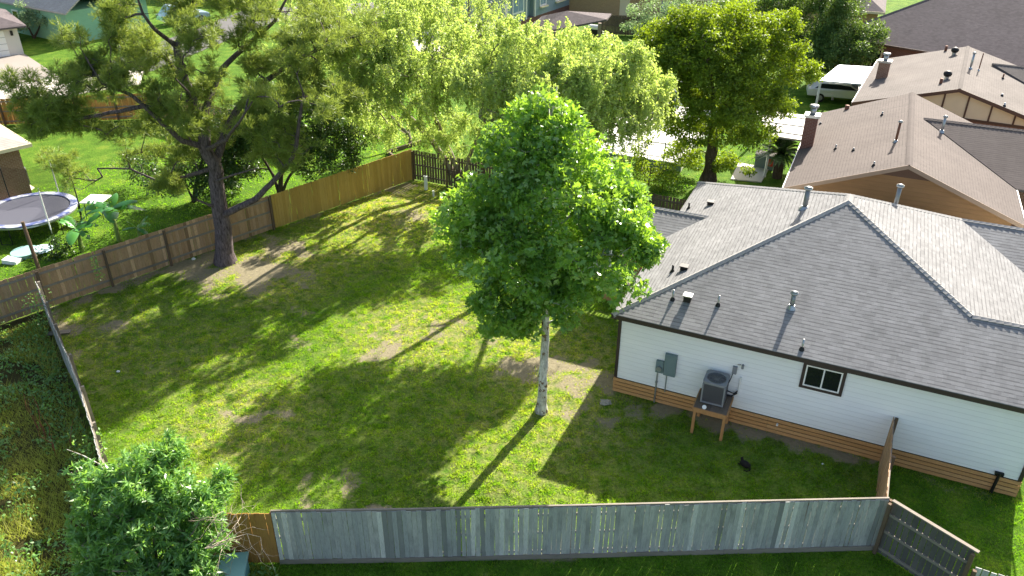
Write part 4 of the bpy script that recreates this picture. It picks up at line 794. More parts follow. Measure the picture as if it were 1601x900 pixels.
tk=MB().bb((-.35,-.22,0),(.35,.22,.2)); o=tk.build('plastic_tub',plain('white_tub','dfe6e6',.4)); o.location=G(33,418)+Vector((-.3,-.2,0)); o.rotation_euler=(0,.1,HT+.3); tag(o,'small white plastic tub in front of the sandbox','tub')
pl=MB().tube([(0,0,0),(-.12,.1,2.9)],[.085,.07],8).build('wooden_pole',M['postm'],None); pl.location=G(68,452); tag(pl,'bare grey wooden pole leaning behind the brown fence','pole')
p1=G(664,298); o=MB().cyl((0,0,0),.1,.75,14).cyl((0,0,.75),.115,.05,14).build('standpipe',M['pvc']); o.location=p1; tag(o,'taller white plastic pipe standing in the shaded back corner of the lawn','pipe')
p1=G(676,309); o=MB().cyl((0,0,0),.05,.3,12).cyl((0,0,.3),.07,.05,12).build('cleanout_pipe',M['pvc']); o.location=p1; tag(o,'short white pipe stub beside the taller white pipe','pipe')
o=MB().bb((-.42,-.12,0),(.42,.12,.035)).build('loose_board',M['rail']); o.location=G(93,530,.06); o.rotation_euler=(.1,.05,.35); tag(o,'small pale board lying on the lawn by the thin side fence','board')
def lump(name,loc,r,mat,label,cat,sq=.7,seed=1):
    bm_=MB(); n=10; rs=np.random.RandomState(seed)
    for i in range(7):
        ph=pi*i/6
        for j in range(n): a=2*pi*j/n; q=r*(1+.18*rs.randn()*(0<i<6)); bm_.v.append((q*sin(ph)*cos(a),q*sin(ph)*sin(a)*.8,sq*q*cos(ph)+r*sq*.7))
    for i in range(6):
        for j in range(n): bm_.f.append((i*n+j,(i+1)*n+j,(i+1)*n+(j+1)%n,i*n+(j+1)%n))
    o=bm_.build(name,mat); o.location=loc; return tag(o,label,cat)
lump('litter',G(302,413),.1,M['pvc'],'small white plastic scrap on the dirt left of the pine trunk','litter',.6,3)
lump('stone',G(950,628),.2,plain('pale_stone','9a948a',.9,var=.3),'pale flat stone on the grass near the house corner','stone',.3,4)
lump('litter',G(1290,719),.05,M['pvc'],'tiny white scrap on the shaded grass in front of the house','litter',.5,5)
lump('litter',G(187,590),.07,M['pvc'],'tiny white scrap on the left part of the lawn','litter',.5,6)
# the black cat, curled with its head up
ct=G(1168,724); bp=plain('black_fur','0b0a0b',.8,var=.3,bump=.4); m=MB()
m.tube([(.26,.0,.05),(.22,-.01,.12),(.1,-.02,.14),(-.05,-.01,.145),(-.16,.02,.16),(-.2,.05,.22),(-.22,.06,.26),(-.25,.06,.27),(-.29,.06,.255)],[.03,.1,.135,.14,.11,.07,.065,.06,.025],12)
m.tube([(.26,.02,.05),(.33,-.1,.03),(.24,-.22,.03),(.08,-.25,.03)],[.03,.025,.022,.015],7)
for sy in (-1,1): m.tube([(-.21,.06+.035*sy,.3),(-.205,.06+.045*sy,.35)],[.022,.003],6); m.tube([(-.15,.02+.06*sy,.1),(-.26,.02+.06*sy,.03),(-.31,.02+.06*sy,.025)],[.04,.025,.018],7)
o=m.build('cat',bp,None,True); o.location=ct; o.rotation_euler=(0,0,-.75); o.scale=(.68,.8,.8); tag(o,'black cat lying on the shaded grass in front of the white house','cat')
# timber edging bed
bd=thing('garden_bed','dark timber edged garden bed behind the back left fence corner','garden bed',G(612,245),0); a,b,c_=[G(*q)-G(612,245) for q in ((603,243),(655,226),(620,256))]
m=MB(); m.beam(a+Vector((0,0,.12)),b+Vector((0,0,.12)),.12,.24); m.beam(a+Vector((0,0,.121)),c_+Vector((0,0,.121)),.12,.24); m.build('timber_edge',M['f_dark'],bd)
# teal board with dead brush at the bottom left
tc=G(362,905,.45); tb2=thing('teal_bin','teal plastic bin lid half covered by dead branches at the bottom edge','bin',(tc.x,tc.y,0),.15); MB().bb((-.5,-.55,0),(.45,.45,.62)).build('body',plain('teal_bin_plastic','5f8f96',.5),tb2); MB().bb((-.55,-.6,.62),(.5,.5,.7)).build('lid',plain('teal_lid','7fa9ae',.45),tb2)
br=[]
dead=MB()
def twig(p,d,L,r,dep):
    pts=[p]; q=Vector(p); dd_=Vector(d).normalized()
    for i in range(4): dd_=(dd_+Vector(RS.randn(3))*.26).normalized(); q=q+dd_*L/4; pts.append(q.copy())
    dead.tube(pts,[r,r*.85,r*.7,r*.5,r*.3],5,False)
    if dep: 
        for i in range(4): j=1+i%4; twig(pts[j],dd_+Vector(RS.randn(3))*.6,L*.55,r*.5,dep-1)
b0=GY(330,862,13.6)
for k_ in range(4): twig(b0+Vector(RS.randn(3))*.06,Vector((1.,.5+.25*k_-.45,.0+.15*RS.randn())),1.35,.016,2)
o=dead.build('dead_branches',bark('dead_wood','8f8272','b9ab98')); tag(o,'bare pale dead branches reaching from the shrub across the orange fence panel','branches'); dead=MB()
for k_ in range(5): twig(Vector((tc.x-.2,tc.y-.1,.75)),Vector(RS.randn(3))*Vector((1,1,.1)),.7,.012,2)
o=dead.build('dead_twigs',bark('dead_twig_wood','8f8272','b9ab98')); tag(o,'small heap of pale dead twigs on the lid of the teal bin','twigs')
# ---------------------------------------------------------------- trees
M['syc']=leafm('sycamore_leaves','46743a','86ae50','c0da4c',.46,.3,.7,tips='c8d898'); M['sycb']=bark('sycamore_bark','8d8a80','d8d6cc',(4,4,2),patch=True)
M['pine']=leafm('pine_needles','4e7036','86984a','b8c25c',.4,.5,.35,tips='b2b866'); M['pineb']=bark('pine_bark','3c3433','726668',(8,8,2))
M['wil']=leafm('willow_leaves','8ea056','b2c47c','c8d478',.5,.5,.35,tips='ced29a'); M['wilb']=bark('willow_bark','5c5248','9a8f80',(5,5,1.5))
M['ash']=leafm('ash_leaves','3e5a22','789430','b4c42c',.45,.55,.3,tips='9cb02c'); M['oak']=leafm('oak_leaves','3a5a2c','668446','9cb448',.35,.5,.35,tips='a3b070'); M['olive']=leafm('grey_green_leaves','6f8a68','93a67e','a8bf80',.4,.5,.4,tips='b5c29a')
M['mag']=leafm('dark_glossy_leaves','24401a','44642a','7f9c2a',.25,.4,.5,tips='8f9c74'); M['shrub']=leafm('lance_leaves','4e7e44','88b264','b8d85c',.4,.36,.6,tips='a9c264'); M['barkd']=bark('dark_bark','3a322b','5c5046',(6,6,1.5))
def sub(root,a): return a-np.array(root)
def rp(root,l): return [np.array(p)-np.array(root) for p in l]
def L3(*pts): return [np.array(GY(*p)) for p in pts]
def tree(name,label,base,limbs,att,per,rad,size,kind,leafmat,barkmat,step=.35,flat=.8,upb=.6,tilt=.8,tip=.006,sag=0,cat='tree',group=None,dirf=None,jit=.06,expo=2.3):
    base=Vector((base[0],base[1],0)); t=thing(name,label,cat,base,0,group); B=np.array(base)
    limbs=[([np.array(p)-B for p in pts],a,b) for pts,a,b in limbs]; att=att-B
    arr,Pa,r=tree_skel(limbs,att,step,jit=jit,tip=tip,expo=expo,sag=sag); skel_mesh('trunk',arr,Pa,r,M[barkmat],t)
    pos,off,cr=clump(att,per,rad,flat); d=off/(.001+np.linalg.norm(off,axis=1,keepdims=True))*.8+RS.randn(len(off),3)*.6; d[:,2]-=.35
    if dirf is not None: d=dirf(d,off)
    rnd=np.clip(.5*cr+.5*RS.rand(len(pos)),0,1); leaves('crown',pos,size,kind,M[leafmat],t,dirs=d,rnd=rnd,upb=upb,tilt=tilt); return t
# sycamore in the middle of the lawn
S0=G(849,642); 
zz=np.array([3.2,3.8,4.6,5.4,6.2,7.0,8.0,9.0,10.0,10.6,11.15]); rr=np.array([.5,.9,1.7,2.35,2.65,2.6,2.25,1.85,1.3,.9,.3])
n=720; z=RS.rand(6000)*(11.1-3.2)+3.2; R_=np.interp(z,zz,rr); keep=RS.rand(6000)<(R_/3.3)**1.3; z=z[keep][:n]; R_=R_[keep][:n]; an=RS.rand(len(z))*2*pi
lob=1+.62*(fb(np.stack([np.cos(an)*1.6,np.sin(an)*1.6,z*.55],1),.9,4,2)-.5)*2; q=np.sqrt(.06+.94*RS.rand(len(z))); x=np.cos(an)*R_*lob*q; y=np.sin(an)*R_*lob*q
zc=np.clip((5.2-z)/2,0,1); R_=R_; x-=zc*1.25; x=np.where((z<5.6)&(x>.9),x*.45,x); z2_=z+RS.randn(len(z))*.1
ex=blobs([(960,335,21.3,1.0),(984,385,21.2,.7),(758,330,22,.8),(750,385,21.8,.75),(815,490,21.5,.75,1.0),(945,440,21.6,.5),(960,300,22.5,.8)],26)
den=fb(np.stack([x,y,z],1),1.3,8,2); kp=den>.435
att=np.concatenate([np.stack([x+S0.x-.12,y+S0.y,z2_],1)[kp],ex])
trunk=[(S0.x,S0.y,0),(S0.x+.02,S0.y,1.2),(S0.x+.06,S0.y+.03,2.6),(S0.x+.04,S0.y,4.5),(S0.x+.1,S0.y+.05,7),(S0.x+.02,S0.y,9.2),(S0.x-.05,S0.y,10.9)]
limbs=[(trunk,.17,.03)]
for i in range(17):
    z0=3.4+i*.42; a=i*2.4; R1=np.interp(z0+1.1,zz,rr)*.72; limbs.append(([np.array([S0.x+.05,S0.y,z0]),np.array([S0.x+cos(a)*R1*.5,S0.y+sin(a)*R1*.5,z0+.55]),np.array([S0.x+cos(a)*R1,S0.y+sin(a)*R1,z0+1.1])],.05,.02))
tree('sycamore_tree','tall sycamore with pale mottled trunk and dense crown in the middle of the lawn',S0,limbs,att,60,.36,.145,'broad','syc','sycb',step=.3,tip=.005,jit=.05,upb=.5,tilt=1.0)
# pine
PB=G(352,416)
y0=PB.y
lim=[([np.array(PB)]+L3((349,385,y0),(341,330,y0),(336,290,y0),(332,262,y0-.1),(318,238,y0-.3),(311,200,y0-.3),(296,165,y0-.2),(280,120,y0),(272,80,y0+.2),(290,40,y0+.2),(305,-20,y0+.3)),.41,.08),
 (L3((344,345,y0),(360,336,y0-.3),(398,316,y0-.6),(422,292,y0-.8),(451,258,y0-.9),(460,233,y0-1),(463,204,y0-1),(470,150,y0-1)),.17,.05),
 (L3((334,265,y0),(348,215,y0+.6),(368,175,y0+1),(392,146,y0+1.3),(423,122,y0+1.6),(470,92,y0+1.6),(505,75,y0+1.2),(550,60,y0+1)),.19,.04),
 (L3((311,200,y0-.3),(326,150,y0+.8),(343,112,y0+1.5),(382,75,y0+2.2),(424,38,y0+2.8),(445,-5,y0+3)),.16,.05),
 (L3((315,236,y0-.3),(282,228,y0-1),(242,192,y0-1.6),(200,156,y0-2),(155,140,y0-2.2),(128,98,y0-2.3)),.13,.035),
 (L3((282,128,y0),(252,96,y0+1.0),(200,70,y0+1.5),(150,40,y0+2)),.11,.035),
 (L3((272,80,y0+.2),(236,54,y0-.6),(218,30,y0-1),(200,-15,y0-1.2)),.1,.03),
 (L3((334,268,y0),(285,284,y0+1),(240,289,y0+1.4),(200,272,y0+1.7),(150,272,y0+2)),.1,.02),
 (L3((150,272,y0+2),(158,285,y0+2.1),(125,306,y0+2.2),(108,300,y0+2.3)),.035,.01),
 (L3((296,165,y0-.2),(250,168,y0-1.4),(185,182,y0-2.2),(115,196,y0-2.6),(60,168,y0-2.8)),.12,.03),
 (L3((342,335,y0),(325,327,y0-.4),(305,318,y0-.8)),.1,.04),
 (L3((335,290,y0),(360,280,y0-1.6),(400,268,y0-2.6)),.07,.02),(L3((320,240,y0-.3),(350,225,y0-2),(375,190,y0-3.2),(390,165,y0-4)),.1,.03),(L3((300,180,y0),(290,150,y0-2.2),(270,130,y0-3.6)),.09,.03)]
pb_=[(45,150,y0-2.7),(85,172,y0-2.6),(125,135,y0-2.3),(118,75,y0-2.2),(145,50,y0-2),(100,205,y0-2.4),(160,200,y0-2.2),(85,262,y0+2.2),(115,280,y0+2.2),(150,262,y0+2),(200,245,y0+1.8),(215,205,y0-1.5),(230,155,y0-1.2),(185,105,y0-1.8),(170,20,y0+1.8),(205,25,y0-1),(255,25,y0),(300,110,y0-.4),(265,150,y0-1.5),(320,15,y0+.4),(370,30,y0+1.5),(425,15,y0+2.6),(355,95,y0+1.4),(395,105,y0+1.6),(445,55,y0+2.4),(322,150,y0+1.),(380,175,y0-2.5),(300,235,y0+.8),(250,255,y0+1.2),(270,292,y0+1.1),(415,205,y0-1.2),(440,232,y0-1),(460,175,y0-1),(495,105,y0+2),(425,262,y0-1),(350,60,y0+1),(490,30,y0+2.6),(520,70,y0+2.2),(215,70,y0+1.2),(60,205,y0-2.6),(290,190,y0-1.6),(240,100,y0+.5),(480,140,y0+1.5),(300,60,y0-1.6),(330,-15,y0),(250,-30,y0),(400,-25,y0+2),(180,-20,y0+1)]
pb_=[(*b,.95+.25*RS.rand(),.62) for b in pb_]; 
for i in range(48):
    px=RS.uniform(70,540); py=RS.uniform(-15,250); 
    if py>150+.35*px*(px<300)+(px>=300)*(105-(px-300)*.25): continue
    pb_.append((px,py,y0+RS.uniform(-3,2.5),.55+.35*RS.rand(),.65))
pb_+=[(540,110,y0+1,1.0,.6),(520,150,y0,.9,.6),(562,62,y0+1.5,1.,.6),(505,60,y0+.5,1.,.6),(475,100,y0-1,1.,.6),(550,20,y0+2,1.,.6),(560,150,y0+.5,.7,.6),(585,100,y0+1,.7,.6)]
att=blobs(pb_,28,.25,gap=.50,gs=1.1)
def pine_tree(name,label,base,limbs,att,tufts,need,L,mat='pine',w=1.):
    t=thing(name,label,'tree',Vector((base[0],base[1],0))); B=np.array([base[0],base[1],0.]); limbs=[([np.array(p)-B for p in pts],a,b) for pts,a,b in limbs]; att=att-B
    arr,Pa,r=tree_skel(limbs,att,.35,jit=.05,tip=.008,expo=2.4); skel_mesh('trunk',arr,Pa,r,M['pineb'],t)
    c,off,cr=clump(att,tufts,.27,.75); n=len(c); ax=off/(np.linalg.norm(off,axis=1,keepdims=True)+1e-9); ax[:,2]+=.7; ax/=np.linalg.norm(ax,axis=1,keepdims=True)
    d=np.repeat(ax,need,0)*.75+RS.randn(n*need,3)*.62; pos=np.repeat(c,need,0)+RS.randn(n*need,3)*.025; rnd=np.clip(np.repeat(.35*cr+.4*RS.rand(n),need)+.3*RS.rand(n*need),0,1)
    leaves('crown',pos,L,'needle',M[mat],t,dirs=d,rnd=rnd,upb=.3,tilt=1.); return t
pine_tree('pine_tree','big spreading pine with dark furrowed trunk and low right limb against the brown fence',PB,lim,att,6,18,.235)
# willows
def willow(name,label,base,limbs,bl,dens,strands=4,nl=24,Ls=.75,mat='wil',size=.115,group=None):
    t=thing(name,label,'tree',Vector((base[0],base[1],0)),0,group); B=np.array([base[0],base[1],0.]); att=blobs(bl,dens*1.25,.45,gap=.465,gs=1.0)-B; limbs=[([np.array(p)-B for p in pts],a,b) for pts,a,b in limbs]
    arr,Pa,r=tree_skel(limbs,att,.4,jit=.06,tip=.007,expo=2.4); skel_mesh('trunk',arr,Pa,r,M['wilb'],t)
    c,off,cr=clump(att,strands,.28,.7); n=len(c); out=off.copy(); out[:,2]=0; out/=np.linalg.norm(out,axis=1,keepdims=True)+1e-6
    Lh=Ls*(.35+.9*RS.rand(n)); f=(np.arange(nl)+.5)/nl; P_=c[:,None]+out[:,None]*(f[None,:,None]*.28)*Lh[:,None,None]; P_=P_+np.stack([np.zeros((n,nl)),np.zeros((n,nl)),(.12*np.sin(f*2.2)[None]-.95*f[None]**1.6)*Lh[:,None]],2); P_=P_.reshape(-1,3)+RS.randn(n*nl,3)*.03
    d=RS.randn(n*nl,3)*.65; d[:,2]-=.65; rnd=np.clip(np.repeat(.5*cr+.2*RS.rand(n),nl)+.35*RS.rand(n*nl),0,1)
    leaves('crown',P_,size,'fold',M[mat],t,dirs=d,rnd=rnd,upb=.5,tilt=1.); return t
W1=G(724,291); y1=W1.y
willow('willow_tree','yellow green willow with leaning grey trunks rising from the back fence',W1,[
 ([np.array(W1)]+L3((706,272,y1),(686,240,y1),(664,210,y1+.3),(640,190,y1-.6),(612,150,y1-1.8),(595,110,y1-3),(578,70,y1-4)),.2,.05),
 ([np.array(W1)]+L3((712,262,y1-.2),(694,225,y1-.3),(678,190,y1-1),(665,165,y1-1.8),(648,130,y1-3),(632,90,y1-4)),.17,.05),
 ([np.array(W1)]+L3((728,250,y1-.8),(745,215,y1-1.5),(775,180,y1-2.2),(800,140,y1-2.6)),.14,.04)],
 [(560,60,y1-4.5,1.9),(480,70,y1-1,1.8),(520,120,y1-4,1.7),(590,130,y1-5,1.7),(640,60,y1-5,1.8),(660,110,y1-5,1.6),(610,25,y1-4.5,1.7),(540,10,y1-2,1.8),(690,150,y1-3.5,1.5),(720,110,y1-3.5,1.6),(480,20,y1+1,1.8),(600,80,y1-6.5,1.5),(560,110,y1-6.5,1.4),(650,20,y1-2,1.6),(510,50,y1-5,1.3),(690,90,y1-6,1.4),(640,140,y1-6,1.2),(590,180,y1-2,1.2),(600,205,y1-1,1.0),(655,215,y1-.6,.9),(560,195,y1-1.5,1.0),(700,225,y1-1.2,.8),(530,175,y1-1,1.1),(650,175,y1-2.5,1.1),(760,130,y1-2,1.7),(700,200,y1-.6,1.1),(745,190,y1-1.4,1.2),(515,160,y1+1,1.3),(690,60,y1-.5,1.5),(770,85,y1-1,2.0),(825,75,y1-.6,2.0),(740,110,y1-1.4,1.6),(800,125,y1-1.5,1.7),(860,110,y1-.8,1.7),(745,60,y1,1.7),(700,70,y1-1,1.7),(720,140,y1-3,1.4),(680,30,y1-1,1.5),(450,110,y1+1,1.4)],19)
W2=Vector((1.9,32.8,0)); y2=32.8
willow('willow_tree','broad yellow green willow with drooping fringe right behind the top of the sycamore',W2,[
 ([np.array(W2),np.array([1.4,33.4,2]),np.array([1.2,33.4,4]),np.array([.8,33.6,6.3])],.22,.07),([np.array([1.4,33.4,2]),np.array([2.6,33,4.4]),np.array([3.8,32.6,6.6])],.13,.05),([np.array([1.2,33.4,4]),np.array([0,32.6,5.8]),np.array([-1.4,32.6,7])],.1,.04),([np.array([1.3,33.4,3.4]),np.array([1.8,35.0,5.8]),np.array([2.2,37,7.4])],.1,.04)],
 [(770,115,32.5,1.6),(830,78,32.5,1.7),(840,130,31.5,1.7),(905,95,32.5,1.8),(900,150,31.5,1.6),(960,110,33,1.7),(955,175,32,1.4),(1000,150,33,1.3),(880,200,31.5,1.2),(1010,128,33,1.0),(790,165,32.5,1.2),(930,85,34,1.4),(880,68,34.5,1.4),(850,100,34,1.7),(790,95,34,1.6),(975,110,34,1.1),(1000,185,32.5,.8),(940,125,31,1.6),(880,130,30.5,1.6),(925,100,31,1.5)],22)
y3=G(690,86).y
willow('willow_tree','thin airy willow with two forked stems in front of the blue house',G(697,88),[
 (L3((697,88,y3),(705,70,y3),(722,45,y3),(728,20,y3),(725,-10,y3)),.2,.06),(L3((722,45,y3),(745,25,y3),(765,5,y3)),.1,.04),(L3((684,88,y3),(688,50,y3),(690,10,y3),(685,-20,y3)),.12,.05)],
 [(690,25,y3,2.0),(735,25,y3,1.8),(760,10,y3,1.8),(650,30,y3,1.8),(765,45,y3,1.2),(640,5,y3+2,1.8),(710,0,y3,2),(730,65,y3-1,.9)],6,3,14,1.2,size=.17)
g=G(640,229); ys=g.y
willow('willow_tree','small dark stemmed willow by the timber edged bed behind the fence corner',g,[
 ([np.array(g)]+L3((634,212,ys),(618,196,ys),(606,182,ys),(590,160,ys)),.15,.04),([np.array(g)]+L3((635,205,ys+.2),(634,190,ys+.3),(640,165,ys+.4)),.11,.03)],[(600,140,ys,1.5),(570,150,ys,1.2),(640,140,ys+.5,1.5),(560,185,ys-.5,.9)],8)
# big dark tree behind the roof
B1=G(1105,277); yb=B1.y
tree('ash_tree','large dense dark green tree with yellow green top clumps behind the grey roof',B1,[([np.array(B1)]+L3((1110,240,yb),(1113,205,yb),(1112,180,yb)),.38,.25),(L3((1112,200,yb),(1080,150,yb),(1060,110,yb),(1050,70,yb)),.18,.05),(L3((1112,190,yb),(1135,140,yb-.5),(1150,90,yb-.5),(1150,50,yb)),.18,.05),(L3((1112,195,yb),(1160,165,yb+.5),(1205,130,yb+.5)),.15,.05),(L3((1112,190,yb),(1110,130,yb-2),(1100,90,yb-2.5)),.15,.05)],
 blobs([(1045,60,yb,1.7),(1090,35,yb,1.6),(1145,35,yb,1.7),(1190,45,yb,1.5),(1040,110,yb-.5,1.6),(1225,100,yb+.5,1.4),(1085,90,yb-1.5,1.8),(1140,95,yb-1.5,1.9),(1190,110,yb-.5,1.6),(1060,160,yb-1,1.6),(1110,150,yb-2,1.8),(1160,160,yb-1.5,1.6),(1195,165,yb,1.1),(1080,205,yb-1,1.2),(1130,205,yb-1.5,1.0),(1172,215,yb-1,.7),(1025,75,yb,1.0),(1215,70,yb,1.0),(1105,70,yb,2.2),(1190,200,yb-.5,.7),(1040,190,yb,.9),(1170,262,yb-1,.3),(1060,235,yb+.2,.8),(1130,245,yb+.3,.8),(1085,250,yb+.4,.6),(1020,140,yb-.3,1.0)],30,.35),46,.36,.15,'fold','ash','barkd',flat=.6)
O1=G(1275,118); yo=O1.y
tree('oak_tree','broad mid green oak shading the pale patio roof at the upper right',O1,[([np.array(O1)]+L3((1272,90,yo),(1275,60,yo)),.35,.2),(L3((1275,70,yo),(1230,40,yo),(1190,20,yo)),.15,.05),(L3((1275,70,yo),(1320,50,yo),(1355,45,yo)),.15,.05),(L3((1275,60,yo),(1280,10,yo),(1290,-20,yo)),.15,.05)],
 blobs([(1175,20,yo+1,1.8),(1215,50,yo,1.8),(1220,5,yo+1,2.0),(1270,25,yo,2.2),(1265,75,yo-1,1.8),(1310,45,yo-.5,1.9),(1315,10,yo+1,1.7),(1350,55,yo-1,1.3),(1305,80,yo-1.5,1.4),(1365,40,yo-.5,.9),(1140,10,yo+2,1.5),(1240,90,yo-.5,1.4),(1290,-20,yo,2),(1220,-30,yo,2),(1285,98,yo-1.5,1.0),(1335,75,yo-1.5,1.3)],24,.35),44,.42,.17,'fold','oak','barkd')
g=G(1035,75); yv=g.y
tree('olive_tree','pale grey green tree between the bright far lawn and the dark ash tree',g,[([np.array(g)]+L3((1035,50,yv),(1036,20,yv)),.2,.06)],blobs([(1035,20,yv,2.0),(1010,40,yv,1.6),(1062,30,yv,1.8),(1035,55,yv-.5,1.5),(1050,-5,yv,1.8),(1000,15,yv,1.2),(1080,10,yv,1.4),(985,38,yv,.6)],9,.35),34,.5,.17,'fold','olive','barkd')
g=G(436,312); ym=g.y
tree('privet_tree','dark glossy leaved tree with several stems behind the new yellow fence',g,[([np.array(g)]+L3((437,285,ym),(440,250,ym),(450,215,ym)),.15,.06),([np.array(g)]+L3((450,280,ym),(480,240,ym),(510,215,ym)),.09,.03),([np.array(g)]+L3((425,280,ym),(400,240,ym),(390,200,ym)),.1,.03)],
 blobs([(420,200,ym,1.5),(470,190,ym,1.6),(510,220,ym-.3,1.4),(390,230,ym,1.3),(450,235,ym-.5,1.3),(530,250,ym-.3,1.1),(500,170,ym,1.3),(375,260,ym,1.0),(540,210,ym,1.0),(430,160,ym+.5,1.3),(480,270,ym-.5,.8),(555,240,ym,.6),(370,190,ym+1,1.2),(350,285,ym+.5,.9)],24,.35),40,.36,.14,'fold','mag','barkd')
g=G(302,322); ym=g.y
tree('magnolia_tree','dark leaved tree filling the space behind the brown fence and the pine trunk',g,[([np.array(g)]+L3((305,290,ym),(315,250,ym)),.13,.05),([np.array(g)]+L3((285,290,ym),(270,265,ym)),.07,.03)],
 blobs([(320,262,ym,1.3),(355,245,ym+.3,1.3),(290,275,ym,1.1),(345,205,ym+.4,1.3),(310,225,ym,1.2),(270,290,ym-.3,.9),(250,300,ym-.5,.8),(370,280,ym+.2,1.1),(325,300,ym-.3,.9),(380,220,ym+.6,1.2),(235,285,ym+1,.8),(210,268,ym+2,.9)],20,.35),38,.36,.14,'fold','mag','barkd',flat=.8)
g=G(1010,292); 
tree('vine_shrub','loose leafy shrub climbing behind the dark back fence below the iron railing',g,[([np.array(g),np.array(g)+np.array([.1,0,1.3])],.04,.02)],blobs([(1010,262,g.y,1.0),(1040,270,g.y,.8),(990,250,g.y+.3,.8),(1045,245,g.y+.6,.7),(1000,225,g.y+1,.5),(1025,285,g.y-.2,.7)],22,.3),30,.3,.12,'fold','ash','barkd',cat='shrub')
g=G(48,70); yc=g.y
tree('crepe_myrtle','small many stemmed tree on the bright lawn in front of the green house',g,[([np.array(g)]+L3((40,55,yc),(35,42,yc)),.1,.04),([np.array(g)]+L3((55,55,yc),(60,40,yc)),.1,.04)],blobs([(35,42,yc,1.4),(60,38,yc,1.4),(50,30,yc,1.3),(70,48,yc,.8),(22,50,yc,.8)],9,.35),30,.4,.16,'fold','olive','barkd')
g=G(118,55); yd=g.y
tree('cypress_tree','dark evergreen at the upper left behind the pine crown',g,[([np.array(g)]+L3((118,20,yd),(118,-10,yd)),.3,.1)],blobs([(105,10,yd,2.0),(135,12,yd,2.0),(120,30,yd,1.6),(125,-15,yd,2.2),(95,-5,yd,1.5)],9,.35),34,.5,.18,'fold','mag','barkd')
g=G(775,40)
# foreground shrub
SC=G(240,835,2.2); sb_=Vector((SC.x,SC.y-.3,0)); ysh=SC.y
blc=[(p[0],p[1]+12,*p[2:]) for p in [(230,745,ysh+.5,.95),(290,770,ysh+.5,.9),(180,780,ysh+.2,.8),(245,810,ysh,1.0),(320,820,ysh+.2,.75),(190,840,ysh-.3,.85),(270,860,ysh-.3,.95),(140,735,ysh+.8,.3),(345,770,ysh+.5,.45),(130,800,ysh+.2,.45),(330,880,ysh-.4,.6),(215,890,ysh-.6,.9),(345,850,ysh,.35),(125,760,ysh+.5,.25),(295,905,ysh-.6,.9),(165,880,ysh-.4,.6),(220,725,ysh+.7,.5),(255,722,ysh+.8,.35)]]
att=blobs(blc,60,.4)
t=thing('leafy_shrub','large bright leafy shrub outside the fence corner at the bottom left','shrub',sb_); B=np.array(sb_); A_=att-B
limb=[([np.zeros(3),np.array([0,.1,1.0]),np.array([.1,.2,2.])],.07,.03)]+[([np.array([0,.1,.8]),np.array([cos(a)*.6,sin(a)*.6,1.7]),np.array([cos(a)*1.2,sin(a)*1.2,2.4])],.04,.015) for a in np.arange(0,6.2,.9)]
arr,Pa,r=tree_skel(limb,A_,.3,tip=.005); skel_mesh('stems',arr,Pa,r,M['wilb'],t)
# whorled rosettes of lance leaves
c,off,cr=clump(A_,3,.22,.8); n=len(c); ax=off/(np.linalg.norm(off,axis=1,keepdims=True)+1e-9); ax[:,2]+=.8; ax/=np.linalg.norm(ax,axis=1,keepdims=True); nl=13
d=np.repeat(ax,nl,0)*.45+RS.randn(n*nl,3)*.55; d[:,2]-=.12; rnd=np.clip(np.repeat(.5*cr+.2*RS.rand(n),nl)+.3*RS.rand(n*nl),0,1)
leaves('foliage',np.repeat(c,nl,0)+RS.randn(n*nl,3)*.02,.19,'lance',M['shrub'],t,dirs=d,rnd=rnd,upb=.8,tilt=.5)
m=MB()
for a_,b_,c_ in (((108,712),(135,722),(160,735)),((115,748),(130,757),(152,768))): 
    p=[GY(a_[0],a_[1],ysh+.9)-sb_,GY(b_[0],b_[1],ysh+.9)-sb_,GY(c_[0],c_[1],ysh+.8)-sb_]; m.tube(p,[.008,.014,.018],6)
m.build('bare_twig',M['sycb'],t)
# banana plants
M['ban']=leafm('banana_leaf','2f6a34','4f8a3c','9fc848',.35,.3,.6); 
def banana(loc,label,n,L,h,seed,wscale=1.):
    rs=np.random.RandomState(seed); t=thing('banana_plant',label,'plant',loc,0,'banana plants behind the brown fence'); m=MB(); m.tube([(0,0,0),(.02,.03,h*.5),(0,0,h)],[.11,.09,.05],8); m.build('stem',plain('banana_stem','7f9450',.6),t)
    for i in range(n):
        a=i*2.4+rs.rand(); el=.35+rs.rand()*.75; V=[];F=[];N=14; LL=L*(.7+.5*rs.rand())
        for k_ in range(N+1):
            f=k_/N; x=LL*(f*cos(el)); zz_=h+LL*(f*sin(el)-.62*f*f*cos(el)); wd=wscale*.26*LL/1.6*sin(min(1,max(0,(f-.08)/.92))**.8*pi)**.6 if f>.08 else .015
            r0=Vector((cos(a)*x,sin(a)*x,zz_)); s_=Vector((-sin(a),cos(a),0)); V+=[r0+s_*wd-Vector((0,0,wd*.45)),r0,r0-s_*wd-Vector((0,0,wd*.45))]
        for k_ in range(N):
            if rs.rand()<.85 : F.append((3*k_,3*k_+1,3*k_+4,3*k_+3))
            if rs.rand()<.85: F.append((3*k_+1,3*k_+2,3*k_+5,3*k_+4))
        npmesh('leaf',[tuple(v) for v in V],F,M['ban'],t,attrs={'rnd':np.full(len(F),rs.rand())},smooth=False)
banana(G(185,385),'taller banana plant with dark arching leaves behind the brown fence',11,1.7,1.7,2)
banana(G(128,402),'lower bright banana plant with broad leaves next to the leaning pole',9,1.5,1.2,5)
banana(G(218,382),'smallest banana plant nearest the pine behind the fence',6,1.0,.6,9)
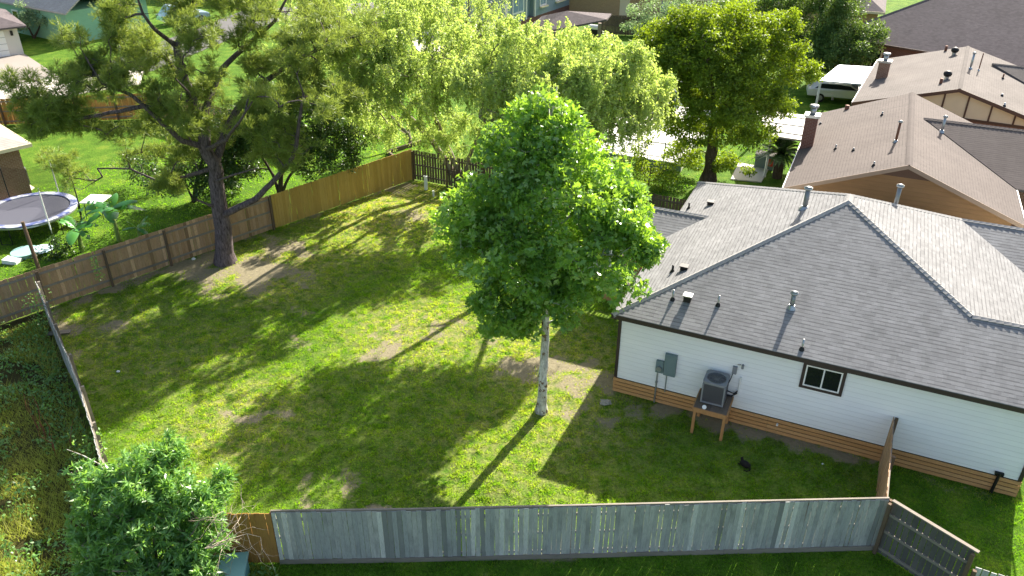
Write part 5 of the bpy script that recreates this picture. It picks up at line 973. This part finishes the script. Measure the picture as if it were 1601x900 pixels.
# sago palm
t=thing('sago_palm','sago palm with stiff arching fronds under the brown roof edge','palm',G(1212,272)); MB().tube([(0,0,0),(0,0,.9),(0,0,1.5)],[.28,.3,.22],10).build('trunk',M['barkd'],t)
m=MB()
for i in range(48):
    a=i*2.4; el=.2+1.1*RS.rand(); L_=2.0; pts=[]
    for k_ in range(9):
        f=k_/8; x=L_*f*cos(el); z_=1.5+L_*(f*sin(el)-.6*f*f); pts.append(Vector((cos(a)*x,sin(a)*x,z_)))
    s_=Vector((-sin(a),cos(a),0))
    for k_ in range(8):
        for q in range(5):
            p=pts[k_].lerp(pts[k_+1],q/5); dd_=(pts[k_+1]-pts[k_]).normalized(); wd=.24*sin(pi*min(1,(k_+q/5)/8+.12))
            for sg in (1,-1): m.face([p,p+dd_*.06,p+s_*sg*wd+dd_*wd*.6+Vector((0,0,.03))])
o=m.build('fronds',M['mag'],t); a_=o.data.attributes.new('rnd','FLOAT','FACE'); a_.data.foreach_set('value',RS.rand(len(o.data.polygons)).astype(np.float32))
# ground level planting behind the brown fence (ferns / ground cover)
g=G(82,408); tree('leafy_bush','low leafy bush beside the leaning pole behind the brown fence',g,[([np.array(g),np.array(g)+np.array([0,0,.6])],.03,.02)],blobs([(85,405,g.y,.7),(110,395,g.y,.6),(65,418,g.y,.5),(100,412,g.y-.2,.5)],40,.2),24,.22,.1,'fold','mag','barkd',cat='shrub')
v0=FC.lerp(FB,.24)
# vines hanging on fences
def vine(p,label,L,n,r=.2):
    P_=np.array(p)+np.stack([RS.randn(n)*r,RS.randn(n)*r,-RS.rand(n)*L],1); o=leaves('climbing_vine',P_,.1,'fold',M['shrub'],None,rnd=RS.rand(n)); tag(o,label,'vine')
q=G(146,410,1.9); vine(q,'strand of vine hanging over the brown fence left of the banana plants',1.1,110,.1)
q=G(52,462,1.8); vine(q+Vector((.2,-.4,0)),'vine climbing the corner post of the thin side fence',1.6,240,.22)
q=G(138,690,1.7); vine(q,'vine leaves on top of the thin side fence above the shrub',.8,160,.25)
# ---------------------------------------------------------------- wild ground left of the yard
WP=[LF[0]+Vector((-.1,-.1,0)),FD,Vector((-26,22,0)),Vector((-26,8,0)),Vector((-4,8,0)),NS+Vector((0,-.3,0)),NF[1],LF[-1]+Vector((-.2,0,0)),LF[-3]+Vector((-.15,0,0))]
P=scatter(260000,-26,-5,8,30,WP); nz=fb(P,1.6,31,3); sd_=np.clip((side(P,LF[0],LF[-1])*-1)/np.linalg.norm(np.array(LF[-1]-LF[0])),0,20); keep=nz>.36+.13*(P[:,1]>23); P=P[keep]; nz=nz[keep]; P=P[RS.rand(len(P))<.6]
M['weedb']=leafm('tall_weed_blades','8a9844','b0b260','d0d868',.52,.6,.3,tips='c8b888')
n=len(P); a=RS.rand(n)*2*pi; hh=.12+.5*RS.rand(n)*np.clip(fb(P,2.2,44,2)*2-.5,.15,1); L=hh*(.4+.5*RS.rand(n)); la=RS.rand(n)*2*pi; wd=.02
V=np.empty((n,3,3)); V[:,0]=np.stack([P[:,0]-np.cos(a)*wd/2,P[:,1]-np.sin(a)*wd/2,np.zeros(n)],1); V[:,1]=np.stack([P[:,0]+np.cos(a)*wd/2,P[:,1]+np.sin(a)*wd/2,np.zeros(n)],1); V[:,2]=np.stack([P[:,0]+np.cos(la)*L,P[:,1]+np.sin(la)*L,hh],1)
o=npmesh('tall_weeds',V.reshape(-1,3),np.arange(3*n).reshape(n,3),M['weedb'],attrs={'rnd':RS.rand(n)*.6+.4*fb(P,1.,7,2)}); tag(o,'tangled tall weeds and dry grass left of the thin side fence',kind='stuff')
P=scatter(90000,-26,-5,8,30,WP); k_=fb(P,1.1,77,3); P=P[k_>.47]; P=P[RS.rand(len(P))<.85]; n=len(P); hz=.08+.7*RS.rand(n)*np.clip(fb(P,.9,12,2)*2-.6,.1,1)
o=leaves('ground_cover',np.stack([P[:,0],P[:,1],hz],1),.11,'fold',M['shrub'],None,rnd=RS.rand(n)*.7,upb=1.2,tilt=.6); tag(o,'broad leaved weeds covering the rough ground left of the side fence',kind='stuff')
m=MB()
for px,py in ((60,665),(75,700),(68,690),(100,720)):
    g=G(px,py)
    for i in range(3): p=g+Vector((RS.randn()*.1,RS.randn()*.1,0)); m.tube([p,p+Vector((RS.randn()*.06,RS.randn()*.06,.5)),p+Vector((RS.randn()*.15,RS.randn()*.15,1.0))],[.006,.014,.004],5)
o=m.build('dock_weeds',plain('red_brown_seed_heads','8a5038',.9,var=.3,sc_=20)); tag(o,'red brown dock seed spikes in the dark weeds left of the fence',kind='stuff')
# sparse tufts on the far lawns give them a nap
P=np.concatenate([scatter(60000,-34,-5,30,60),scatter(26000,-2,20,38,60)]); P=P[~inpoly(P,YARD)]; P=P[side(P,FC,FA)>0] if False else P
ok=np.ones(len(P),bool)
for i,p in enumerate(P[:0]): pass
ok&=~((P[:,0]<LF[0].x+2)&(P[:,1]<FC.y+8)&(side(P,FC,FD)*0>1))
uvx=(P[:,0]-HO.x)*cos(HT)+(P[:,1]-HO.y)*sin(HT); uvy=-(P[:,0]-HO.x)*sin(HT)+(P[:,1]-HO.y)*cos(HT)
ok&=~((uvx>-9.3)&(uvx<-2.1)&(uvy>21.8)&(uvy<33.6)); ok&=~((uvx>-.3)&(uvy<13.4)); ok&=~((uvx>3.4)&(uvy>14)&(uvy<27)); ok&=~((uvx>5.5)&(uvy>27)); ok&=~(np.hypot(P[:,0]-G(1175,270).x,P[:,1]-G(1175,270).y)<2.4); ok&=~(uvx<-35)
P=P[ok]; blades('far_grass',P,.07,.05,.8,'lawn grass of the neighbouring yards behind the fences',M['blade'])
